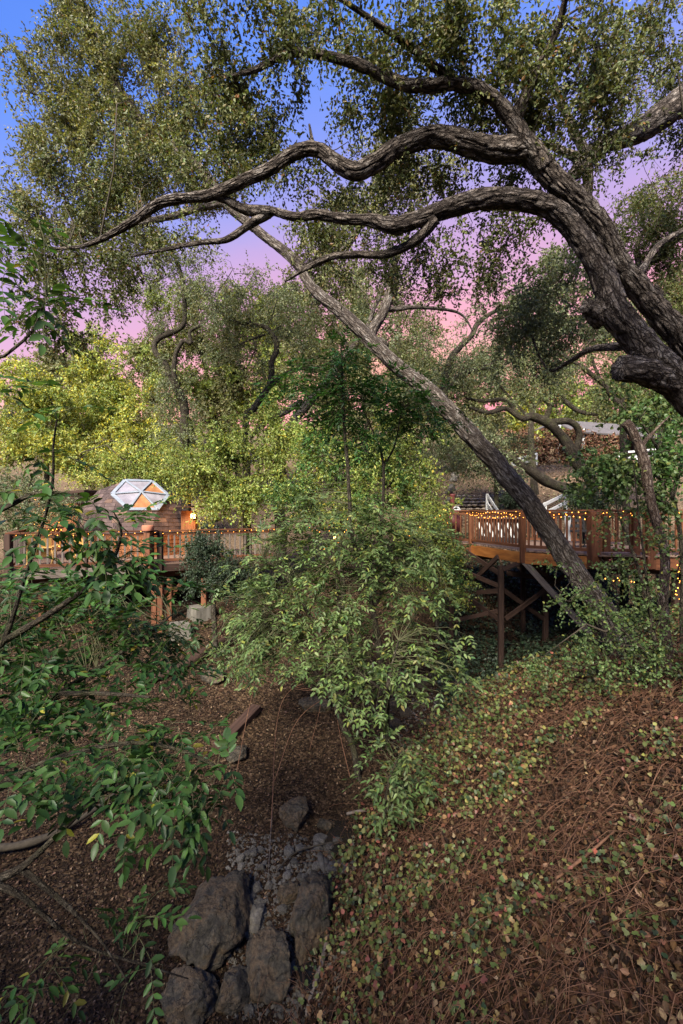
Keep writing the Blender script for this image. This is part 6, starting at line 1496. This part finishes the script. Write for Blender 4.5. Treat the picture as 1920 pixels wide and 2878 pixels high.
def pebbles():
    n = 2600
    px = np.concatenate([r5.uniform(640, 960, 1700), r5.uniform(1060, 1360, 900)]); py = np.concatenate([r5.uniform(2360, 2860, 1700), r5.uniform(1880, 2090, 900)])
    base = np.array([[1, 0, 0], [-1, 0, 0], [0, 1, 0], [0, -1, 0], [0, 0, 1], [0, 0, -1]], float)
    fc = np.array([[0, 2, 4], [2, 1, 4], [1, 3, 4], [3, 0, 4], [2, 0, 5], [1, 2, 5], [3, 1, 5], [0, 3, 5]])
    Yg = np.interp(py, [1880, 2090, 2360, 2860], [12.4, 9.2, 6.9, 4.6]); xg = (px-CX)/F*Yg
    zg = terrain(xg, Yg)
    V = base[None]*(r5.uniform(.012, .045, (n, 1, 1))*r5.uniform(.6, 1.3, (n, 6, 1)))*np.array([1, 1, .7])
    a = r5.uniform(0, 6.3, n); c, s = np.cos(a), np.sin(a)
    V = np.stack([V[..., 0]*c[:, None]-V[..., 1]*s[:, None], V[..., 0]*s[:, None]+V[..., 1]*c[:, None], V[..., 2]], -1)+np.stack([xg, Yg, zg+.006], -1)[:, None]
    o = obj('gravel', mesh_np('gravel', V.reshape(-1, 3), ((np.arange(n)*6)[:, None, None]+fc[None]).reshape(-1, 3), smooth_=False), M['rock_grey'])
    tag(o, 'loose gravel and broken stone in the creek bed', 'gravel', kind='stuff')
pebbles()
def water(px, py, rx, ry, seed):
    g = ground_hit(px, py)
    n = 40; th = np.linspace(0, 2*math.pi, n, endpoint=False)
    rad = 1+0.25*np.sin(3*th+seed)+0.15*np.sin(5*th+2*seed)
    X = g[0]+rx*rad*np.cos(th); Yy = g[1]+ry*rad*np.sin(th)
    z = g[2]+0.02
    V = np.vstack([np.stack([X, Yy, np.full(n, z)], -1), [[g[0], g[1], z]]])
    m = M.get('water')
    if m is None:
        m = noise_mat('dark_creek_water', [(0.3, (0.006, 0.006, 0.005)), (0.7, (0.014, 0.012, 0.009))], scale=4, rough=0.1, bump=0.8, bscale=16, spec=0.35, bdist=0.03); M['water'] = m
    o = obj('creek_water', mesh_np('creek_water', V, np.array([[k, (k+1) % n, n] for k in range(n)])), m); tag(o, kind='structure')
water(968, 2335, 0.34, 0.5, 1.0); water(890, 2690, 0.22, 0.35, 2.0)

# ------------------------------------------------------------------ timber and concrete lying about
def ground_beam(name, label, cat, a, b, w, h, mat):
    p, q = ground_hit(*a), ground_hit(*b)
    o = beam(name, p+np.array([0, 0, h*0.45]), q+np.array([0, 0, h*0.45]), w, h, mat, None)
    return tag(o, label, cat)
ground_beam('fallen_plank', 'thick weathered plank lying on the leaf litter', 'plank', (722, 1998), (612, 2112), 0.24, 0.14, 'wood_dark')
ground_beam('broken_board', 'short board leaning behind the concrete block', 'board', (520, 1690), (568, 1708), 0.18, 0.06, 'wood_dark')
def block(label, px, py, Y, s, rot, ztop):
    x = (px-CX)/F*Y
    zg = tz(x, Y)-0.25
    bm = bmesh.new(); bmesh.ops.create_cube(bm, size=1)
    for v in bm.verts:
        k = 1.0 if v.co.z > 0 else 1.12
        v.co = Vector((v.co.x*s*k, v.co.y*s*k, (v.co.z+0.5)*(ztop-zg)))
    bmesh.ops.bevel(bm, geom=list(bm.edges), offset=0.02, segments=2, affect='EDGES')
    me = bpy.data.meshes.new('concrete_block'); bm.to_mesh(me); bm.free()
    o = obj('concrete_block', me, M['concrete']); o.location = (x, Y, zg); o.rotation_euler = (0, 0, rot)
    tag(o, label, 'concrete block')
block('square concrete footing under a dome deck post', 566, 1720, 14.0, 0.62, 0.75, -2.88)
block('lower concrete footing half hidden by elder leaves', 506, 1765, 12.8, 0.5, 0.5, -3.12)
def stick(name, label, cat, pts, mat='twig', group=None):
    P3 = [np.append(ground_hit(px, py)+np.array([0, 0, dz]), r) for px, py, dz, r in pts]
    me, c = limb_mesh(name, P3, step=0.05, sides=7, lump=0.15, seed=len(label))
    o = obj(name, me, M[mat]); return tag(o, label, cat, group)
stick('fallen_log', 'old grey log slanting past the weathered boulder', 'log', [(430, 1925, .1, .10), (520, 1880, .12, .12), (640, 1815, .12, .11), (720, 1785, .1, .08)], 'wood_dark')
stick('fallen_branch', 'long bare branch curving down beside the upright boulder', 'branch', [(925, 2640, .05, .03), (905, 2730, .06, .028), (880, 2800, .05, .025), (860, 2870, .04, .02)], 'wood_grey', 'fallen branches')
stick('fallen_branch', 'thin dark branch lying across the top of the rubble', 'branch', [(778, 2462, .06, .008), (830, 2420, .1, .012), (900, 2395, .1, .012), (965, 2378, .08, .009)], 'twig', 'fallen branches')
stick('fallen_branch', 'slim straight twig standing in the litter above the tall boulder', 'branch', [(753, 2482, .0, .006), (758, 2400, .05, .006), (766, 2290, .08, .005)], 'wood_grey', 'fallen branches')
stick('fallen_branch', 'red brown branch half buried in the vine bank', 'branch', [(1560, 2500, .10, .012), (1640, 2455, .14, .014), (1725, 2375, .12, .010)], 'stem_red', 'fallen branches')
stick('fallen_branch', 'short thick branch over the creek pool', 'branch', [(975, 2300, .06, .02), (1005, 2295, .07, .022), (1035, 2290, .06, .018)], 'wood_grey', 'fallen branches')
stick('fallen_branch', 'dark fallen bough under the left shrub', 'branch', [(-40, 2420, .12, .05), (120, 2380, .12, .05), (260, 2300, .10, .035), (330, 2240, .08, .02)], 'twig', 'fallen branches')

# ================================================================== leaf litter and the vine bank
def scatter(n, ymin, ymax, cond, seed, pw=1.6, xlim=0.80):
    r = np.random.default_rng(seed)
    u = r.random(n*3)
    e = 2-pw
    y = (ymin**e+u*(ymax**e-ymin**e))**(1/e) if abs(e) > 1e-6 else ymin*(ymax/ymin)**u
    x = r.uniform(-1, 1, n*3)*(xlim*y+0.4)
    k = cond(x, y, r)
    return x[k][:n], y[k][:n], r
def xcr(y): return np.interp(y, _yc, _xc)
def litter():
    x, y, r = scatter(125000, 2.4, 17.5, lambda x, y, r: (x < xcr(y)+0.5) | (y > 12.5), 601, pw=1.75)
    n = len(x); z = terrain(x, y); nn = tnormal(x, y)
    O = np.stack([x, y, z+0.004+0.018*r.random(n)], -1)
    Nn = unit(nn+r.normal(size=(n, 3))*0.42); D = unit(np.cross(Nn, rdir(n, r)))
    s = np.interp(y, [3, 8, 17], [0.030, 0.040, 0.075])*(0.7+0.6*r.random(n))
    C = palette(n, BROWN, r, 0.3)
    v, f, c = leaves(O, D, Nn, s*1.12, s*0.62, 'diamond', C)
    o = obj('leaf_litter', mesh_np('leaf_litter', v, f, c, smooth_=False), M['leaf_dry']); tag(o, 'dense brown oak leaf litter covering the creek slope', 'leaf litter', kind='stuff')
litter()
def hill_litter():
    r = np.random.default_rng(607)
    n = 16000
    y = r.uniform(17.5, 33, n); x = y*(r.uniform(1130, 1760, n)-CX)/F
    O = np.stack([x, y, terrain(x, y)+0.02*r.random(n)], -1)
    Nn = unit(tnormal(x, y)+r.normal(size=(n, 3))*0.5); D = unit(np.cross(Nn, rdir(n, r))); s = r.uniform(.06, .15, n)
    v, f, c = leaves(O, D, Nn, s, s*0.6, 'diamond', palette(n, [(4, 0.16, 0.1, 0.06), (3, 0.24, 0.165, 0.105), (3, 0.08, 0.05, 0.03), (1, 0.12, 0.13, 0.05)], r, 0.3))
    o = obj('leaf_litter', mesh_np('hill_leaf_litter', v, f, c, smooth_=False), M['leaf_dry']); tag(o, 'tan leaf litter strewn on the open hillside behind the bridge', 'leaf litter', kind='stuff')
hill_litter()
def bank(x, y): return (x > xcr(y)+0.15) & (y < 12.5)
def vine_bank():
    # dead leaves
    x, y, r = scatter(62000, 2.1, 12.0, lambda x, y, r: bank(x, y), 602, pw=1.7)
    n = len(x); z = terrain(x, y); nn = tnormal(x, y)
    O = np.stack([x, y, z+0.09*r.random(n)**1.6], -1)
    Nn = unit(nn*0.6+r.normal(size=(n, 3))*0.6); D = unit(np.cross(Nn, rdir(n, r)))
    s = 0.056*(0.6+0.8*r.random(n))
    mixp = [(4, 0.07, 0.034, 0.021), (3, 0.045, 0.024, 0.016), (3, 0.115, 0.06, 0.036), (1.6, 0.22, 0.145, 0.095), (3, 0.024, 0.014, 0.01)]
    Cd = palette(n, mixp, r, 0.3)*np.array([0.74, 0.72, 0.64])
    near = y < 4.6
    v, f, c = leaves(O[near], D[near], Nn[near], s[near], s[near]*0.62, 'curl', Cd[near])
    v2, f2, c2 = leaves(O[~near], D[~near], Nn[~near], s[~near]*1.1, s[~near]*0.7, 'diamond', Cd[~near])
    o = obj('dead_leaves', mesh_np('dead_leaves', np.vstack([v, v2]), [np.vstack([f, f2+len(v)])], np.vstack([c, c2]), smooth_=False), M['leaf_dry']); tag(o, 'rust brown dead vine leaves carpeting the right bank', 'dead leaves', kind='stuff')
    # dry runners
    x, y, r = scatter(4200, 2.1, 11.5, bank_c, 603, pw=1.25)
    n = len(x); k = 5
    a = r.uniform(0, 6.3, n); L = r.uniform(.25, 1.0, n); bend = r.normal(size=n)*1.3
    t = np.linspace(0, 1, k)
    ang = a[:, None]+bend[:, None]*t[None]
    dx = np.cumsum(np.cos(ang), 1)*L[:, None]/k; dy = np.cumsum(np.sin(ang), 1)*L[:, None]/k
    px_, py_ = x[:, None]+dx, y[:, None]+dy
    h = r.uniform(.02, .24, n)[:, None]*np.sin(t*math.pi)[None]+0.015
    pz = terrain(px_.ravel(), py_.ravel()).reshape(n, k)+h
    v, q = tubes(np.stack([px_, py_, pz], -1), np.full((n, k), 1.0)*r.uniform(.0013, .0036, n)[:, None], 3)
    o = obj('vine_runners', mesh_np('vine_runners', v, q), M['stem_red']); tag(o, 'tangle of dry reddish vine runners over the right bank', 'vine runners', kind='stuff')
    # living leaves, in clumps on short upright stalks
    x, y, r = scatter(3700, 2.3, 11.5, lambda x, y, r: bank(x, y) & (0.75*fbm(np.stack([x, y, x*0], -1)*1.9+4, 3)+0.8*r.random(len(x))+0.11*np.clip(y-6.0, -3.5, 2.8)-0.05*np.clip(x-xcr(y)-2.2, -0.5, 3) > 0.5), 604, pw=0.75)
    m = 5; n = len(x)
    X = np.repeat(x, m)+r.normal(size=n*m)*0.08; Yy = np.repeat(y, m)+r.normal(size=n*m)*0.08
    hh = np.repeat(r.uniform(.04, .30, n), m)*r.uniform(.5, 1.2, n*m)
    Z = terrain(X, Yy)+hh
    tint = np.repeat(np.clip(1+0.25*r.normal(size=(n, 1)), .5, 1.6), m, 0)
    Nn = unit(np.array([0, -0.45, 1.0])+r.normal(size=(n*m, 3))*0.5); D = unit(np.cross(Nn, rdir(n*m, r)))
    s = r.uniform(.6, 1.35, n*m)*np.interp(Yy, [2.5, 5, 8], [0.036, 0.048, 0.07])
    C = palette(n*m, VINE, r, 0.2)*tint*0.85
    O = np.stack([X, Yy, Z], -1)
    near = Yy < 5.2
    v1, f1, c1 = leaves(O[near], D[near], Nn[near], s[near], s[near]*0.82, 'lobed', C[near])
    v2, f2, c2 = leaves(O[~near], D[~near], Nn[~near], s[~near], s[~near]*0.85, 'oak', C[~near])
    g = np.stack([x, y, terrain(x, y)-0.01], -1)
    tip = np.stack([X, Yy, Z], -1).reshape(n, m, 3)
    st = np.stack([g[:, None], (g[:, None]*0.4+tip[:, :1]*0.6)+r.normal(size=(n, 1, 3))*0.02, tip[:, :1]], 2).reshape(-1, 3, 3)
    sv, sq = tubes(st, np.full((len(st), 3), 0.0018), 3)
    o = obj('vine_leaves', mesh_np('vine_leaves', np.vstack([v1, v2]), [f1, f2+len(v1)], np.vstack([c1, c2])), M['leaf']); tag(o, 'living green and yellow vine leaves dotted over the right bank', 'vine leaves', kind='stuff')
    o = obj('vine_stalks', mesh_np('vine_stalks', sv, sq), M['stem_red']); tag(o, 'thin upright vine stalks carrying the living leaves on the right bank', 'vine stalks', kind='stuff')
def bank_c(x, y, r): return bank(x, y)
vine_bank()
def ivy_floor():
    """ivy on the gully floor, its dark colour also standing in for shade under the bridge"""
    r = np.random.default_rng(611)
    n = 16000
    y = r.uniform(10.5, 18.5, n); x = y*(r.uniform(1230, 1900, n)-CX)/F
    k = fbm(np.stack([x, y, x*0], -1)*0.9+2, 2)+0.3*r.random(n) > -0.15
    x, y = x[k], y[k]; n = len(x)
    O = np.stack([x, y, terrain(x, y)+r.uniform(.02, .2, n)], -1)
    Nn = unit(tnormal(x, y)+r.normal(size=(n, 3))*0.5); D = unit(np.cross(Nn, rdir(n, r))); s = r.uniform(.06, .12, n)
    v, f, c = leaves(O, D, Nn, s, s*0.8, 'oak', palette(n, DARKGREEN, r, 0.25))  # dark palette carries the deck's shade as well as the ivy green
    o = obj('ivy', mesh_np('ivy', v, f, c), M['leaf']); tag(o, 'ivy over the gully floor, its dark tone also painting the shade below the bridge', 'ivy', kind='stuff')
ivy_floor()
def briars():
    """bare arching canes among the litter in the middle"""
    spec = [((760, 2330), (800, 1960), (985, 1900)), ((770, 2200), (840, 2020), (960, 1935)), ((985, 2190), (955, 2060), (940, 1960)), ((870, 2110), (900, 1960), (830, 1930)), ((660, 2200), (700, 1990), (740, 1850)), ((700, 1900), (860, 1940), (970, 1915))]
    for k, pts in enumerate(spec):
        P3 = []
        for j, (a, b) in enumerate(pts):
            g = ground_hit(a, b) if j == 0 else P(a, b, 8.4+0.1*k)
            P3.append(np.append(g, 0.008-0.002*j))
        me, c = limb_mesh('cane', P3, step=0.06, sides=5, seed=k)
        lab = ['longest bare cane, rising from the litter below the plank to the sapling', 'bare cane crossing the litter right of the dark pointed rock', 'bare cane hooked around the crooked sapling stem', 'bare cane curling over the flat brown rock', 'thin upright bare cane just right of the plank end', 'bare cane lying almost level across the upper litter slope'][k]
        o = obj('bare_cane', me, M['stem_red']); tag(o, lab, 'cane', 'bare canes on the litter slope')
briars()
